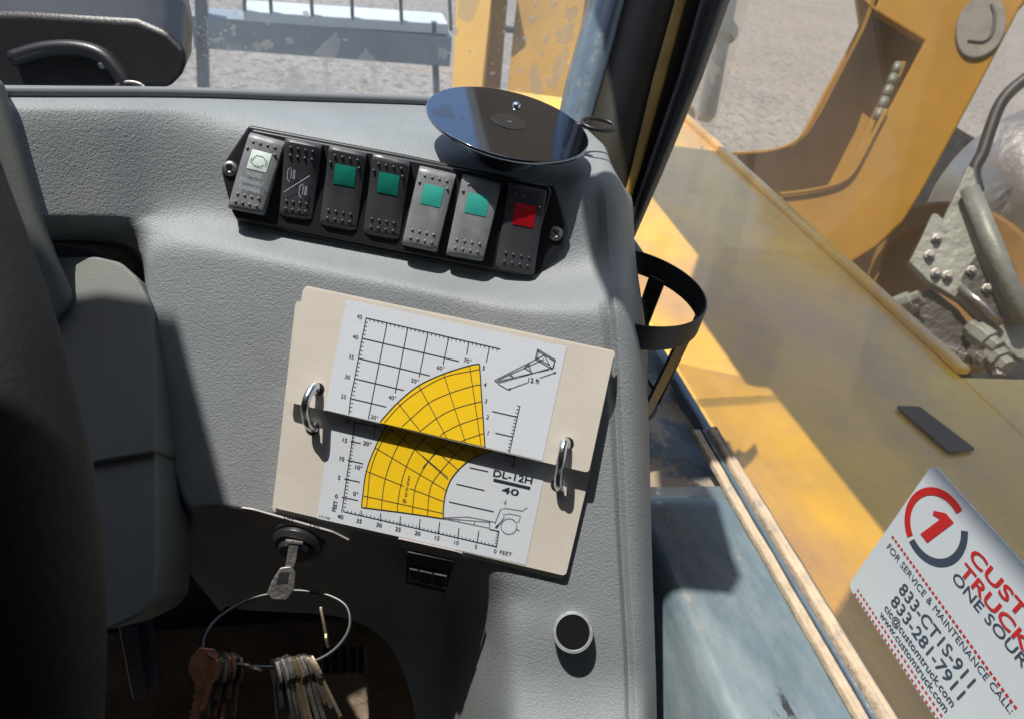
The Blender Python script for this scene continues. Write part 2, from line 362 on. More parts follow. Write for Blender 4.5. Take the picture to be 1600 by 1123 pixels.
# raised frame behind the rockers
bm = bmesh.new(); prism(bm, [P_pan.at(x, y, T*.56) for x, y in ((396, 203), (856, 291), (861, 300), (826, 428), (812, 430), (372, 343), (364, 330))], n1*T*.5)
obj('rocker_frame', bm, M_rocker2, sp, bev=.0015)
SW = [  # top-left, top-right, bottom-right, bottom-left in the photo
 ((391,207),(447,222),(414,337),(361,326),'engine'), ((449,217),(506,228),(487,345),(436,338),'glow'),
 ((517,229),(575,241),(557,362),(499,352),'green'), ((584,241),(642,254),(624,376),(567,366),'green'),
 ((656,259),(713,273),(683,394),(629,382),'pale'), ((723,272),(784,287),(754,408),(697,398),'pale'),
 ((795,286),(853,299),(834,432),(773,420),'red')]
def rocker(k, q):
    TL, TR, BR, BL, kind = q; base = T*1.05
    c = [P_pan.at(*p, up=base) for p in (TL, TR, BR, BL)]
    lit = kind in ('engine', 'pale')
    tilt = 1 if lit else -1                          # which end is proud
    def S_(u, v, h=0):
        p = c[0].lerp(c[1], u).lerp(c[3].lerp(c[2], u), v)
        # rocker profile: crown at both ends and a shallow dip in between
        if lit: z = .0036 + .0056*v + .0010*math.sin(math.pi*v)
        else:   z = .0086 - .0062*v - .0012*math.sin(math.pi*v)
        return p + n1*(z+h)
    bm = bmesh.new(); nu, nv = 6, 22; top = []
    for i in range(nv+1):
        v = i/nv; row = []
        for j in range(nu+1):
            u = j/nu; ed = min(u, 1-u); dv = min(v, 1-v)
            dr = -.0016*max(0, 1-ed/.09)**2 - .0022*max(0, 1-dv/.05)**2
            row.append(S_(u, v, dr))
        top.append(row)
    G = grid(bm, top)
    ring = [G[0][j] for j in range(nu+1)] + [G[i][nu] for i in range(1, nv+1)] + [G[nv][j] for j in range(nu-1, -1, -1)] + [G[i][0] for i in range(nv-1, 0, -1)]
    low = [bm.verts.new(v.co - n1*((v.co-P_pan.p).dot(n1)-base*.8)) for v in ring]
    for i in range(len(ring)): bm.faces.new((ring[i], ring[(i+1) % len(ring)], low[(i+1) % len(ring)], low[i]))
    # raised dots
    def dot(u, v):
        r = .00095; cc = S_(u, v)
        lathe(bm, cc-n1*.0002, n1, [(r, 0), (r*.92, r*.55), (r*.6, r*.95), (0, r*1.15)], 10)
    us = (.2, .4, .6, .8)
    for u in us: dot(u, .11)
    if kind == 'glow':
        for u in us: dot(u, .21)
    else: dot(.1, .20); dot(.86, .20)
    for u in us: dot(u, .79); dot(u, .89)
    o = obj('rocker_switch', bm, M_sheen if lit else M_rocker, sp, bev=.0006, ang=50,
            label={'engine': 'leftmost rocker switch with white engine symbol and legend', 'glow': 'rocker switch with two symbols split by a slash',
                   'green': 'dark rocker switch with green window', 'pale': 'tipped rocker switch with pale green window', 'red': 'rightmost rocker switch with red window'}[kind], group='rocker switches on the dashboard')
    def patch(u0, u1, v0, v1, h, m, name):
        b = bmesh.new(); rows_ = [[S_(u0+(u1-u0)*j/4, v0+(v1-v0)*i/4, h-.0006*((i in (0, 4)) or (j in (0, 4)))) for j in range(5)] for i in range(5)]
        grid(b, rows_); return obj(name, b, m, o, smooth=True)
    if kind in ('green', 'pale', 'red', 'engine'):
        patch(.24, .79, .20, .45, .0009, {'green': M_green, 'pale': M_green2, 'red': M_red, 'engine': M_whitel}[kind], 'lens')
    cen = lambda u, v: S_(u, v, .0009)
    ax = (c[1]-c[0]).normalized(); dn = -(c[3]-c[0]).normalized()
    nn = ax.cross(dn).normalized()
    if nn.dot(n1) < 0: nn = -nn
    if kind == 'engine':
        b = bmesh.new()
        pts = [(.30, .30), (.30, .36), (.36, .36), (.42, .39), (.62, .39), (.66, .36), (.72, .36), (.72, .29), (.66, .29), (.60, .26), (.42, .26), (.38, .29), (.36, .29), (.36, .33), (.30, .33)]
        ribbon(b, [S_(u, v+.005, .0009) for u, v in pts], .00035, nn)
        obj('engine_symbol', b, M_print, o)
        b = bmesh.new()
        for s, v in (('ENGINE', .535), ('EMERGENCY', .625), ('OVERRIDE', .715)): text(b, s, S_(.5, v, .0013), ax, dn, .0024, nn, align='C', bold=.0, width={'ENGINE': .0085, 'EMERGENCY': .0138, 'OVERRIDE': .0120}[s])
        obj('legend', b, M_dimprint, o)
    if kind == 'glow':
        b = bmesh.new()
        ribbon(b, [S_(.12, .68, .0012), S_(.8, .42, .0012)], .0004, nn)
        for (u, v) in ((.28, .44), (.66, .62)):
            ribbon(b, [S_(u+a, v+q_, .0012) for a, q_ in ((-.02, -.08), (-.1, -.05), (-.1, .07), (-.02, .1))], .0004, nn)
            for a in (0, .06, .1): ribbon(b, [S_(u+a, v-.06, .0012), S_(u+a, v+.06, .0012)], .0004, nn)
        obj('legend', b, M_dimprint, o)
for k, q in enumerate(SW): rocker(k, q)
for (x, y) in ((360, 264), (868, 365)):
    bm = bmesh.new(); c = P_pan.at(x, y, T*.55)
    lathe(bm, c, n1, [(.0048, 0), (.0046, .0012), (.0036, .0022), (.0016, .0026), (.0014, .0012), (0, .0010)], 24)
    s = obj('screw', bm, M_steel, sp, smooth=True)
    bm = bmesh.new()
    for a in (.6, .6+math.pi/2):
        t = e1*math.cos(a)+d1*math.sin(a); box(bm, c+n1*.0022, (.005, .001, .0008), (t, n1.cross(t), n1))
    obj('cross_slot', bm, M_blackpl, s)

# ================================================================ load chart booklet
P_low = P_face.off(.0045)
a_ = P_low.at(475, 450, .004); b_ = P_low.at(960, 550, .004)
P_up = plane2((475, 450, depth_of(a_)), (960, 550, depth_of(b_)), 33)
bk = thing('load_chart_booklet', 'cream load chart flip booklet with yellow lifting diagram held open by two rings', 'booklet', P_low.at(660, 890))
def rounded(pts, r=6, n=4):
    out = []; N = len(pts)
    for i in range(N):
        p = Vector((*pts[i], 0)); a = Vector((*pts[i-1], 0)); b = Vector((*pts[(i+1) % N], 0))
        u = (a-p).normalized()*r; v = (b-p).normalized()*r
        for k in range(n+1):
            t = k/n; q = (p+u)*(1-t)**2 + p*2*t*(1-t) + (p+v)*t*t; out.append((q.x, q.y))
    return out
LC = rounded([(462, 470), (948, 575), (923, 734), (884, 899), (426, 792)], 7)
lower = obj('lower_card', prism(bmesh.new(), [P_low.at(x, y) for x, y in LC], -P_low.n*.0016), M_card, bk)
bm = bmesh.new(); prism(bm, [P_low.at(x, y, -.0022) for x, y in rounded([(464, 474), (946, 578), (921, 738), (880, 905), (425, 797)], 7)], -P_low.n*.0012)
obj('card_stack', bm, M_card, bk)
UC = rounded([(474, 449), (960, 551), (920, 738), (444, 626)], 7)
upper = obj('upper_card', prism(bmesh.new(), [P_up.at(x, y) for x, y in UC], -P_up.n*.0012), M_card, bk)
bm = bmesh.new(); prism(bm, [P_up.at(x, y, -.0022) for x, y in rounded([(476, 446), (962, 548), (924, 725), (450, 600)], 7)], -P_up.n*.0010)
obj('card_stack', bm, M_card, bk)
def flat(pl, pts, up): b = bmesh.new(); b.faces.new([b.verts.new(pl.at(x, y, up)) for x, y in pts]); return b
obj('printed_sheet', flat(P_up, [(541.5, 468), (885.6, 542), (847.1, 719), (507.5, 640)], .00025), M_paper, upper)
obj('printed_sheet', flat(P_low, [(530, 560), (880, 600), (854.4, 723.8), (821.3, 882), (495.4, 809)], .00025), M_paper, lower)
def c4(p): return (420+p[0]/3.8735, 430+p[1]/3.8735)
def c5(p): return (680+p[0]/4.32, 500+p[1]/4.32)
def c6(p): return (420+p[0]/5.1036, 640+p[1]/5.1036)
def c7(p): return (660+p[0]/4.68, 680+p[1]/4.68)
K = [c4, c5, c6, c7]
LW = .00042
class Ink:
    def __init__(s, pl): s.pl = pl; s.b = bmesh.new()
    def line(s, pts, w=1.0, sm=0, up=.00055):
        q = [s.pl.at(x, y) for x, y in pts]
        if sm: q = smoothpath(q, sm)
        ribbon(s.b, q, LW*w, s.pl.n, up)
    def txt(s, t, p, ang_to, h, align='C', width=None, bold=0, spacing=1, shear=0):
        A = s.pl.at(*p); a = (s.pl.at(p[0]+ang_to[0]*10, p[1]+ang_to[1]*10)-A).normalized(); b = s.pl.n.cross(a)
        k = h*1.12*depth_of(A)/FPX
        text(s.b, t, A-b*k*.5, a, b, k, s.pl.n, align=align, up=.00055, width=None if width is None else width*depth_of(A)/FPX, bold=bold, spacing=spacing, shear=shear)
    def ticks(s, p0, p1, n, d, major=None, half=0):
        for i in range(n+1):
            t = i/n; x = p0[0]+(p1[0]-p0[0])*t; y = p0[1]+(p1[1]-p0[1])*t
            s.line([(x, y), (x+d[0], y+d[1])], .8)
HD = (1, .235)
# ---- upper card print
I = Ink(P_up)
Yu = [(594.3,658),(621.4,628.3),(654.4,601.7),(693.1,583.6),(733.7,570.7),(749.2,568.1)]
arc = smoothpath([(x, y, 0) for x, y in Yu], 6)
poly = [(p.x, p.y) for p in arc] + [(757.7, 697.5), (594.3, 660)]
yz = bmesh.new(); yz.faces.new([yz.verts.new(P_up.at(x, y, .0004)) for x, y in poly])
obj('yellow_zone', yz, M_yel, upper)
I.line([(p.x, p.y) for p in arc], 1.5); I.line([(749.2,568.1),(757.7,697)], 1.5)
L = lambda f, *p: [f(q) for q in p]
I.line(L(c4,(590,258),(565,380),(543,500),(520,622),(495,742),(485,837)))
I.line([(572.3,496.6),(781.9,545.1)])
I.ticks((572.3,496.6),(777,544),32,(-.9,3.6))
I.ticks((572.3,496.6),(546,641),23,(3.6,.9))
for f, A in ((c4, [((715,293),(603,866)), ((840,322),(765,710)), ((963,350),(910,612)), ((1088,380),(1055,537)), ((1210,408),(1197,480)),
      ((565,380),(1150,518)), ((543,500),(975,605)), ((520,622),(818,693)), ((495,742),(712,793))]), (c5, [((365,187),(345,282)), ((572,575),(500,888)), ((385,612),(553,650)), ((405,758),(520,783))])):
    for p in A: I.line(L(f, *p))
I.ticks((812,634),(796.5,703),13,(-4.2,-.9))
for t, p in (('45',(550,250)),('40',(525,372)),('35',(500,492)),('30',(477,612)),('25',(453,730)),('30°',(640,857)),('40°',(748,737)),('50°',(885,636)),('60°',(1040,558)),('70°',(1203,516))):
    I.txt(t, c4(p), HD, 5.6)
for t, p in (('5',(328,320)),('4',(337,432)),('3',(343,542)),('2',(354,650)),('1',(357,757))): I.txt(t, c5(p), HD, 6)
for p in [((675,883),(594,658))][:0]: pass
for p in ([(780,768),(918,941)], [(908,665),(1078,982)], [(1058,595),(1190,1006)], [(1215,545),(1285,1027)]): I.line(L(c4, *p))
for p in ([(700,890),(795,785),(920,690),(1068,612),(1225,578),(1278,568)], [(805,913),(860,865),(970,770),(1095,712),(1235,668),(1280,660)],
          [(918,940),(1020,860),(1127,805),(1250,770),(1287,762)], [(1040,970),(1062,948),(1158,900),(1262,865),(1293,857)], [(1165,1000),(1275,962),(1300,955)]):
    I.line(L(c4, *p), .9, sm=4)
for p in ([(400,405),(735,235)], [(430,420),(790,320)], [(425,400),(735,262)], [(412,412),(770,330)], [(690,195),(812,268)], [(686,205),(806,276)], [(690,195),(675,262)], [(698,208),(684,258)],
          [(812,268),(785,335),(800,320),(806,276)], [(675,262),(785,325)], [(735,235),(785,325)], [(735,235),(680,262)], [(695,262),(770,300)], [(635,290),(650,350)], [(600,320),(650,350)], [(635,290),(600,320)], [(628,300),(640,340)],
          [(515,355),(520,388)], [(500,370),(528,380)], [(400,405),(425,425),(430,395)], [(425,428),(492,468)], [(492,466),(625,418)], [(705,388),(815,350)], [(492,466),(508,455)], [(492,466),(512,466)], [(815,350),(798,350)], [(815,350),(805,360)]):
    I.line(L(c5, *p), .85)
I.txt('12 ft', c5((666,405)), (1,.13), 6.5, bold=.01)
obj('printed_lines', I.b, M_print, upper)
# ---- lower card print
I = Ink(P_low)
left = L(c6,(1010,30),(935,135),(850,295),(780,480),(750,680),(740,772)); bot = L(c6,(740,772),(900,793),(1025,808),(1145,825),(1268,843),(1390,862))
inn = L(c7,(155,605),(152,560),(160,470),(175,400),(220,300),(320,195),(420,140),(515,108),(580,95))
la = [(p.x, p.y) for p in smoothpath([(x, y, 0) for x, y in left], 5)]; ia = [(p.x, p.y) for p in smoothpath([(x, y, 0) for x, y in inn], 5)]
poly = la + bot[1:-1] + ia + [(783, 672)]
yz = bmesh.new(); yz.faces.new([yz.verts.new(P_low.at(x, y, .0004)) for x, y in poly]); bmesh.ops.triangulate(yz, faces=yz.faces[:])
obj('yellow_zone', yz, M_yel, lower)
I.line(la, 1.4); I.line(bot, 1.4); I.line(ia, 1.4)
for p in ([(750,680),(1385,820)], [(780,485),(1080,605)], [(1125,622),(1395,727)], [(850,300),(1412,635)], [(970,148),(1429,535)]): I.line(L(c6, *p), 1)
for p in ([(0,150),(190,320)], [(0,20),(265,252)], [(145,75),(325,195)], [(245,55),(330,120)], [(375,80),(400,140)]): I.line(L(c7, *p), 1)
for p in ([(780,770),(790,680),(810,490),(875,305),(970,145)], [(900,793),(905,705),(930,545),(985,380),(1040,270),(1115,175)], [(1025,808),(1030,735),(1055,590),(1095,455),(1165,310),(1262,210)],
          [(1145,825),(1150,765),(1165,630),(1210,510),(1290,385),(1410,240)]): I.line(L(c6, *p), 1, sm=4)
for p in ([(38,582),(48,440),(75,340),(160,230),(250,130),(320,70)], [(0,235),(110,115),(215,38)]): I.line(L(c7, *p), 1, sm=4)
I.line(L(c6,(690,70),(582,812))); I.line([(536.6,797.7),(775.4,852.6)])
I.ticks((554,660),(537,790),24,(3.6,.8)); I.ticks((537,797.7),(775.4,852.6),40,(.6,-3.6))
for p in ([(680,95),(895,140)], [(852,112),(838,225)], [(652,248),(733,262)], [(628,395),(755,425)], [(602,545),(728,570)], [(583,690),(713,717)],
          [(738,795),(735,845)], [(893,818),(888,885)], [(1052,842),(1043,915)], [(1208,862),(1197,945)]): I.line(L(c6, *p))
for p in ([(127,627),(115,715)], [(268,672),(258,752)], [(413,692),(400,780)], [(560,690),(540,815)], [(345,230),(480,260)], [(248,350),(453,397)], [(195,480),(520,552)], [(575,135),(678,155),(665,232)],
          [(490,680),(560,695)]): I.line(L(c7, *p), 1.15)
I.ticks(c7((678,160)), c7((666,228)), 4, (-3.5,-.8)); I.ticks(c7((558,700)), c7((542,805)), 5, (-3.5,-.8))
for t, p in (('20',(630,87)),('15',(608,238)),('10',(585,385)),('5',(562,535)),('0',(540,683)),('20°',(785,265)),('10°',(718,455)),('0°',(693,665)),('40',(572,845)),('35',(722,880)),('30',(880,912)),('25',(1032,945)),('20',(1187,978)),('15',(1343,1015)),
             ('2',(1118,540)),('0',(1110,582)),('0',(1102,628)),('0',(1095,672)),('lb',(1085,720))): I.txt(t, c6(p), HD, 5.8, bold=.01)
for t, p in (('10',(250,777)),('5',(392,807)),('0',(532,840))): I.txt(t, c7(p), HD, 5.8)
I.txt('FEET', c7((610,856)), HD, 5.5, width=19)
I.txt('FEET', c6((527,760)), (.2,-1), 5.5, width=17, bold=.01)
I.txt('LT1148', c6((445,850)), HD, 3.2, width=17)
I.txt('DL-12H', c7((662,298)), (1,.21), 9.5, width=62, bold=.014)
I.line(L(c7,(520,320),(788,382)), 4.2)
I.txt('40', c7((643,403)), (1,.21), 9, width=27, bold=.012)
for p in ([(530,640),(572,535),(610,527),(622,530),(735,548),(750,530),(770,527)], [(540,675),(600,590),(590,570),(620,572),(630,566),(718,584),(705,628),(690,628)], [(155,600),(500,630)], [(155,597),(330,590),(530,628)], [(155,603),(490,672)], [(490,630),(490,672)], [(380,625),(380,650)],
          [(265,612),(265,622)], [(612,465),(605,505)], [(595,485),(612,490)], [(530,670),(570,630)], [(690,680),(710,692)], [(535,660),(560,640),(550,670)]): I.line(L(c7, *p), .75)
I.line([c7((633+58*math.cos(a), 660+57*math.sin(a))) for a in [k*2*math.pi/36 for k in range(37)]], .75)
obj('printed_lines', I.b, M_print, lower)
# ---- rings
nl = P_low.n
for pts in ([P_up.at(496,612,-.002), P_up.at(493,603,.004), P_up.at(484,612,.0085), P_up.at(477,632,.0105), P_low.at(478,650,.0115), P_low.at(482,664,.007), P_low.at(490,669,.002), P_low.at(494,671,-.003)],
            [P_up.at(886,700,-.002), P_up.at(885,690,.004), P_up.at(881,694,.0085), P_up.at(877,715,.0105), P_low.at(873,738,.0115), P_low.at(872,756,.007), P_low.at(874,762,.002), P_low.at(875,764,-.003)]):
    bm = tube(bmesh.new(), smoothpath(pts, 6), .0024, 14)
    obj('binder_ring', bm, M_chrome, bk, smooth=True)
def hole(pl, x, y, card, r=.0036):
    b = bmesh.new(); lathe(b, pl.at(x, y, .00035), pl.n, [(r, 0), (0, .00001)], 24); obj('ring_hole', b, M_blackpl, card, smooth=True)
hole(P_up, 497, 607, upper); hole(P_up, 887, 692, upper); hole(P_low, 488, 668, lower, .0042); hole(P_low, 870, 757, lower)

# ================================================================ glossy disc on the dash top
c = PZ(795, 190, CAM.z-.150); dn_ = Vector((.02, -.085, 1)).normalized()
P_d = Plane(c, dn_)
rad = (P_d.at(915, 200)-P_d.at(675, 180)).length/2
dk = thing('black_disc', 'glossy black round disc with a loop tab lying above the corner of the dashboard', 'disc', c-dn_*.02)
bm = bmesh.new(); lathe(bm, c-dn_*.003, dn_, [(0, -.0005), (rad*.9, -.0005), (rad*.985, .0), (rad, .0012), (rad, .0024), (rad*.99, .003), (rad*.965, .003), (rad*.2, .0029), (0, .0029)], 96)
obj('disc_plate', bm, M_disc, dk, smooth=False, bev=.0003)
bm = bmesh.new(); lathe(bm, c+P_d.n*.0, dn_, [(rad*.22, 0), (rad*.22, .0002), (rad*.04, .0004), (0, .0001)], 48)
obj('centre_label', bm, mat('grey_hub', (.16, .16, .17), .08, .9), dk)
bm = bmesh.new(); lathe(bm, P_d.at(807, 166), dn_, [(.0028, 0), (.0026, .0016), (.0014, .0024), (0, .0026)], 20)
obj('centre_screw', bm, M_chrome, dk, smooth=True)
bm = bmesh.new(); t = P_d.at(936, 193)-P_d.p; cc = c + t; u = t.normalized(); v = dn_.cross(u)
box(bm, cc-u*.0135-dn_*.001, (.010, .004, .002), (u, v, dn_)); tube(bm, [cc + u*.0125*math.cos(a) + v*.009*math.sin(a) - dn_*.001 for a in [k*2*math.pi/28 for k in range(28)]], .0016, 8, closed=True)
obj('loop_tab', bm, M_blackpl, dk, smooth=True)
bm = bmesh.new(); lathe(bm, c-dn_*.024, dn_, [(.024, 0), (.022, .006), (.013, .01), (.012, .0195)], 32)
obj('mount_stem', bm, M_blackpl, dk, smooth=True)

# ================================================================ cab frame: sill, gasket, pillar, unseen shade plates
XW = .40
ZS = CAM.z + PX(1121, 679, XW).z-CAM.z
cab = thing('operator_cab', 'blue grey cab frame with dark corner pillar and worn sill under the side window', 'cab frame', (XW, .3, ZS-.3))
zs = ZS-.006
# sill top, blue ledge
xl = PZ(1030, 880, zs).x
def Zp(x, y): return PZ(x, y, zs)
bm = bmesh.new()
sec = [(XW+.012, zs), (xl+.012, zs), (xl+.004, zs-.004), (xl, zs-.014), (xl-.01, zs-.05), (xl-.055, zs-.20), (xl-.06, zs-.45), (XW+.012, zs-.45)]
ya, yb = -.25, .43
NY = 24
rws = [[Vector((x, ya+(yb-ya)*i/NY, z+.0012*noise.noise(Vector((x*30, i*.7, z*20))))) for x, z in sec] for i in range(NY+1)]
grid(bm, rws); bm.faces.new([v for v in bm.verts[-len(sec):]])
obj('sill', bm, M_blue, cab, smooth=True)
# dirty forward end of the sill and foot of the pillar
bm = bmesh.new()
fx0 = PZ(1000, 640, zs-.03).x; FY = 18; FX = 10
rws = [[Vector((.16+(XW+.012-.16)*j/FX, .425+.32*i/FY, zs-.012-.02*(i/FY)+.010*noise.noise(Vector((i*.45, j*.5, 2)))+.006*noise.noise(Vector((i*1.3, j*1.2, 5))))) for j in range(FX+1)] for i in range(FY+1)]
grid(bm, rws)
M_foot = mat('dusty_blue_footing', (.075, .10, .12), .5, bump=[(90, .4, 'n')], var=(14, .25), dirt=[((.30, .23, .16), 9, .46, .06), ((.45, .38, .30), 30, .62, .05), ((.02, .02, .022), 14, .60, .05)])
obj('footing', bm, M_foot, cab, smooth=True)
# tan gasket beads
for dx, wd, ht, z, mm in ((-.0125, .004, .004, -.001, M_bluedk), (-.003, .0105, .006, .002, M_tan), (-.0205, .0085, .004, -.001, M_tan)):
    rws = []
    for i in range(61):
        y = -.25+.75*i/60; wb = .0007*noise.noise(Vector((i*.35, dx*300, 0))); w2 = wd*(1+.12*noise.noise(Vector((i*.5, dx*90, 4))))/2; c = Vector((XW+dx+wb, y, ZS+z))
        rws.append([c+Vector((a*w2, 0, b*ht)) for a, b in ((-1, -1), (-1, 0), (-.8, .45), (-.2, .55), (-.1, .42), (.05, .42), (.15, .58), (.75, .5), (1, 0), (1, -1))])
    bm = bmesh.new(); grid(bm, rws); obj('window_gasket', bm, mm, cab, smooth=True)
# lower rail outside the window
bm = bmesh.new(); box(bm, (XW+.008, .3, ZS-.075), (.012, 1.5, .12)); obj('outer_rail', bm, M_bluedk, cab, bev=.004)
# pillar, four strips running from the dash corner up and outwards
def pil(name, m, pts, thick):
    lo = [(x, y, d) for x, y, d in pts]
    bm = bmesh.new()
    r1 = [P(*p) for p in lo]
    return r1
ytop = -160
def lerpx(y, t): # interpolate (y: x) table
    ks = sorted(t);
    for a, b in zip(ks, ks[1:]):
        if y <= b or b == ks[-1]: return t[a]+(t[b]-t[a])*(y-a)/(b-a)
ysamp = [-160, -80, 0, 60, 120, 200, 270, 330, 390, 450]
edges = [({0: 919, 120: 886, 200: 868, 400: 845}, .60), ({0: 930, 120: 893, 200: 875, 400: 850}, .575), ({0: 958, 120: 926, 200: 905, 400: 880}, .560), ({0: 976, 120: 944, 200: 920, 400: 890}, .566), ({0: 1054, 120: 1021, 270: 985, 400: 950}, .580), ({0: 1072, 120: 1040, 270: 999, 400: 958}, .585),
         ({0: 1092, 120: 1058, 270: 1006, 400: 964}, .588)]
def strip(name, m, e, th=.03, **k):
    rws = []
    for y in ysamp:
        rws.append([P(lerpx(y, t), y, d) for t, d in e])
    bm = bmesh.new(); grid(bm, rws)
    g2 = bmesh.ops.extrude_face_region(bm, geom=bm.faces[:]); off = ray(1000, 200).normalized()*th
    for v in [x for x in g2['geom'] if isinstance(x, bmesh.types.BMVert)]: v.co += off
    return obj(name, bm, m, cab, smooth=True, ang=60, **k)
strip('pillar', M_bluedk, edges[0:4])
strip('pillar_trim', M_pil, [(t, d+.0005) for t, d in edges[3:5]]+[(edges[5][0], edges[5][1]+.0005), (edges[6][0], edges[6][1]+.0005)])
# narrow yellow strip, a reflection on the pillar put into colour
strip('yellow_reflection', mat('dull_yellow_reflection', (.30, .18, .03), .5, var=(30, .3)), [({0: 1055, 120: 1021, 270: 985, 400: 949}, .577), (edges[5][0], .582)], th=.002)
rub = [({0: 1090, 120: 1056, 270: 1004, 400: 962}, .592), ({0: 1100, 120: 1066, 270: 1014, 400: 968}, .578), ({0: 1108, 120: 1072, 270: 1018, 400: 970}, .586), ({0: 1120, 120: 1082, 270: 1024, 400: 974}, .580), ({0: 1132, 120: 1092, 270: 1031, 400: 977}, .586), ({0: 1141, 120: 1098, 270: 1036, 400: 979}, .60)]
strip('door_seal', M_rub, rub, th=.02)
# unseen roof plates, outlines shaped to cast shadows on boom, sill and left side
ZR = CAM.z+.36
def plate(pts, name='roof_shade_plate'):
    bm = bmesh.new(); prism(bm, [Vector((x, y, ZR)) for x, y in pts], Vector((0, 0, .04))); obj(name, bm, M_liner, cab)
plate([(-1.1, -.95), (-.31, -.95), (-.31, .42), (-.27, .405), (-.14, .33), (-.14, .14), (.168, .14), (.168, .445), (.224, .488), (.312, .548), (.302, .82), (.254, .82), (.235, 1.35), (.74, 1.35), (.74, -.95), (.75, -1.0), (-1.1, -1.0)][:0] or [(-1.1, -.95), (-.31, -.95), (-.31, .472), (-.335, .478), (-1.1, .478)])
plate([(-.308, -.95), (.74, -.95), (.74, .12), (.03, .12), (.0, .27), (-.308, .27)])
plate([(.168, .122), (.80, .122), (.80, 1.78), (.36, 1.78), (.36, 1.20), (.27, 1.05), (.27, .822), (.302, .82), (.312, .548), (.224, .488), (.168, .445)])
plate([(-.03, .415), (.03, .405), (.045, .42), (.05, .45), (.062, .50), (.058, .545), (.15, .545), (.15, .95), (.06, .95), (.038, .56), (.02, .50), (-.025, .49)])  # added tongue, cut to shade the sill and cup holder
bm = bmesh.new(); box(bm, (-.2, -.97, CAM.z-.3), (1.8, .04, 1.3)); obj('rear_wall', bm, M_liner, cab)
bm = bmesh.new(); box(bm, (-1.12, .05, CAM.z-.3), (.04, 2.0, 1.3)); obj('left_wall', bm, M_liner, cab)
bm = bmesh.new(); box(bm, (XW+.03, -.47, CAM.z-.3), (.04, .98, 1.3)); obj('rear_quarter_wall', bm, M_liner, cab)

bm = bmesh.new(); lo_ = [(-1.1, .47), (-.1, .505), (.05, .53), (.15, .56), (.24, .61)]
grid(bm, [[Vector((x, y, ZL-.016)) for x, y in lo_], [Vector((x, .70, ZL-.19)) for x, y in lo_]]); obj('cowl', bm, M_bluedk, cab)
# windows
G_w = glass('dusty_windscreen', (.97, .98, .97), .22, (.78, .74, .66), spots=[(26, .66, .02, .55), (75, .70, .02, .75)])
WP = Plane(PZ(400, 148, ZL)+Vector((0, .006, 0)), Vector((-.0, -1, .12)))
ax = WP.n
bm = bmesh.new()
e = smoothpath([(-.45, 0, 0), (0, 0, 0), (.24, .006, 0), (.42, .04, 0)], 8)
y0 = WP.p.y+.15
rws = [[Vector((p.x, y0+p.y+.004+h*.14, ZL-.12+h)) for p in e] for h in (0, .15, .3, .45, .65)]
grid(bm, rws)
ws = obj('windscreen', bm, G_w, smooth=True, label='dust spattered windscreen glass rising behind the dashboard edge', cat='windscreen', loc=(0, y0, ZL))
G_s = glass('tinted_side_glass', (.95, .92, .87), .075, (.80, .62, .45), gloss=.8)
bm = bmesh.new(); box(bm, (XW+.004, .26, ZS+.41), (.003, 1.08, .82))
sw = obj('side_window', bm, G_s, label='brown tinted side window pane standing on the tan gasket with a decal on it', cat='side window', loc=(XW, .1, ZS))

# mud splashes on the windscreen, real thin blobs
def wsp(px, py):
    # intersect with slanted windscreen plane at its flat part
    pl = Plane(Vector((0, y0+.004, ZL-.12)), Vector((0, -1, .14)).normalized()); return pl.at(px, py, .0008), pl.n
bm = bmesh.new()
def blob(px, py, rx, ry, rot=0, n=26, seed=0):
    c, nn = wsp(px, py); pts = []
    for k in range(n):
        a = 2*math.pi*k/n; q = .85+.5*noise.noise(Vector((math.cos(a)*1.5, math.sin(a)*1.5, seed)))+.35*noise.noise(Vector((math.cos(a)*5, math.sin(a)*5, seed+9)))
        x = rx*q*math.cos(a); y = ry*q*math.sin(a); x, y = x*math.cos(rot)-y*math.sin(rot), x*math.sin(rot)+y*math.cos(rot)
        pts.append(wsp(px+x, py+y)[0])
    f = [bm.verts.new(p) for p in pts]; cv = bm.verts.new(c + nn*.0004)
    for i in range(n): bm.faces.new((f[i], f[(i+1) % n], cv))
for b in ((342, 62, 13, 5, -.3), (418, 70, 10, 9, 0), (453, 64, 7, 7, 0), (512, 80, 19, 22, .5), (572, 90, 12, 16, .3), (510, 120, 5, 34, 0), (585, 120, 6, 30, 0), (368, 20, 5, 4, 0), (352, 48, 4, 3, 0), (329, 62, 4, 3, 0), (366, 53, 4, 4, 0), (524, 55, 4, 4, 0),
          (693, 83, 9, 9, 0), (832, 30, 8, 7, 0), (855, 60, 5, 12, .4), (885, 50, 13, 22, .5), (875, 100, 10, 34, .35), (893, 20, 10, 16, .4), (820, 60, 5, 5, 0), (848, 85, 4, 5, 0), (812, 112, 6, 6, 0), (770, 115, 5, 4, 0), (860, 130, 12, 12, 0), (865, 8, 6, 6, 0)):
    blob(*b, seed=b[0]*.37)
for k in range(260):
    x = random.choice([random.gauss(335, 16), random.gauss(845, 30), random.uniform(310, 900)]); y = random.uniform(0, 140)
    if 300 < x < 905: r = random.uniform(.5, 1.9); blob(x, y, r, r*random.uniform(.7, 1.3), seed=k)
M_spl = glass('dried_splash', (1, 1, 1), .34, (.95, .92, .82), gloss=.1)
o = obj('dried_mud', bm, M_spl, ws, smooth=True); o['kind'] = 'stuff'

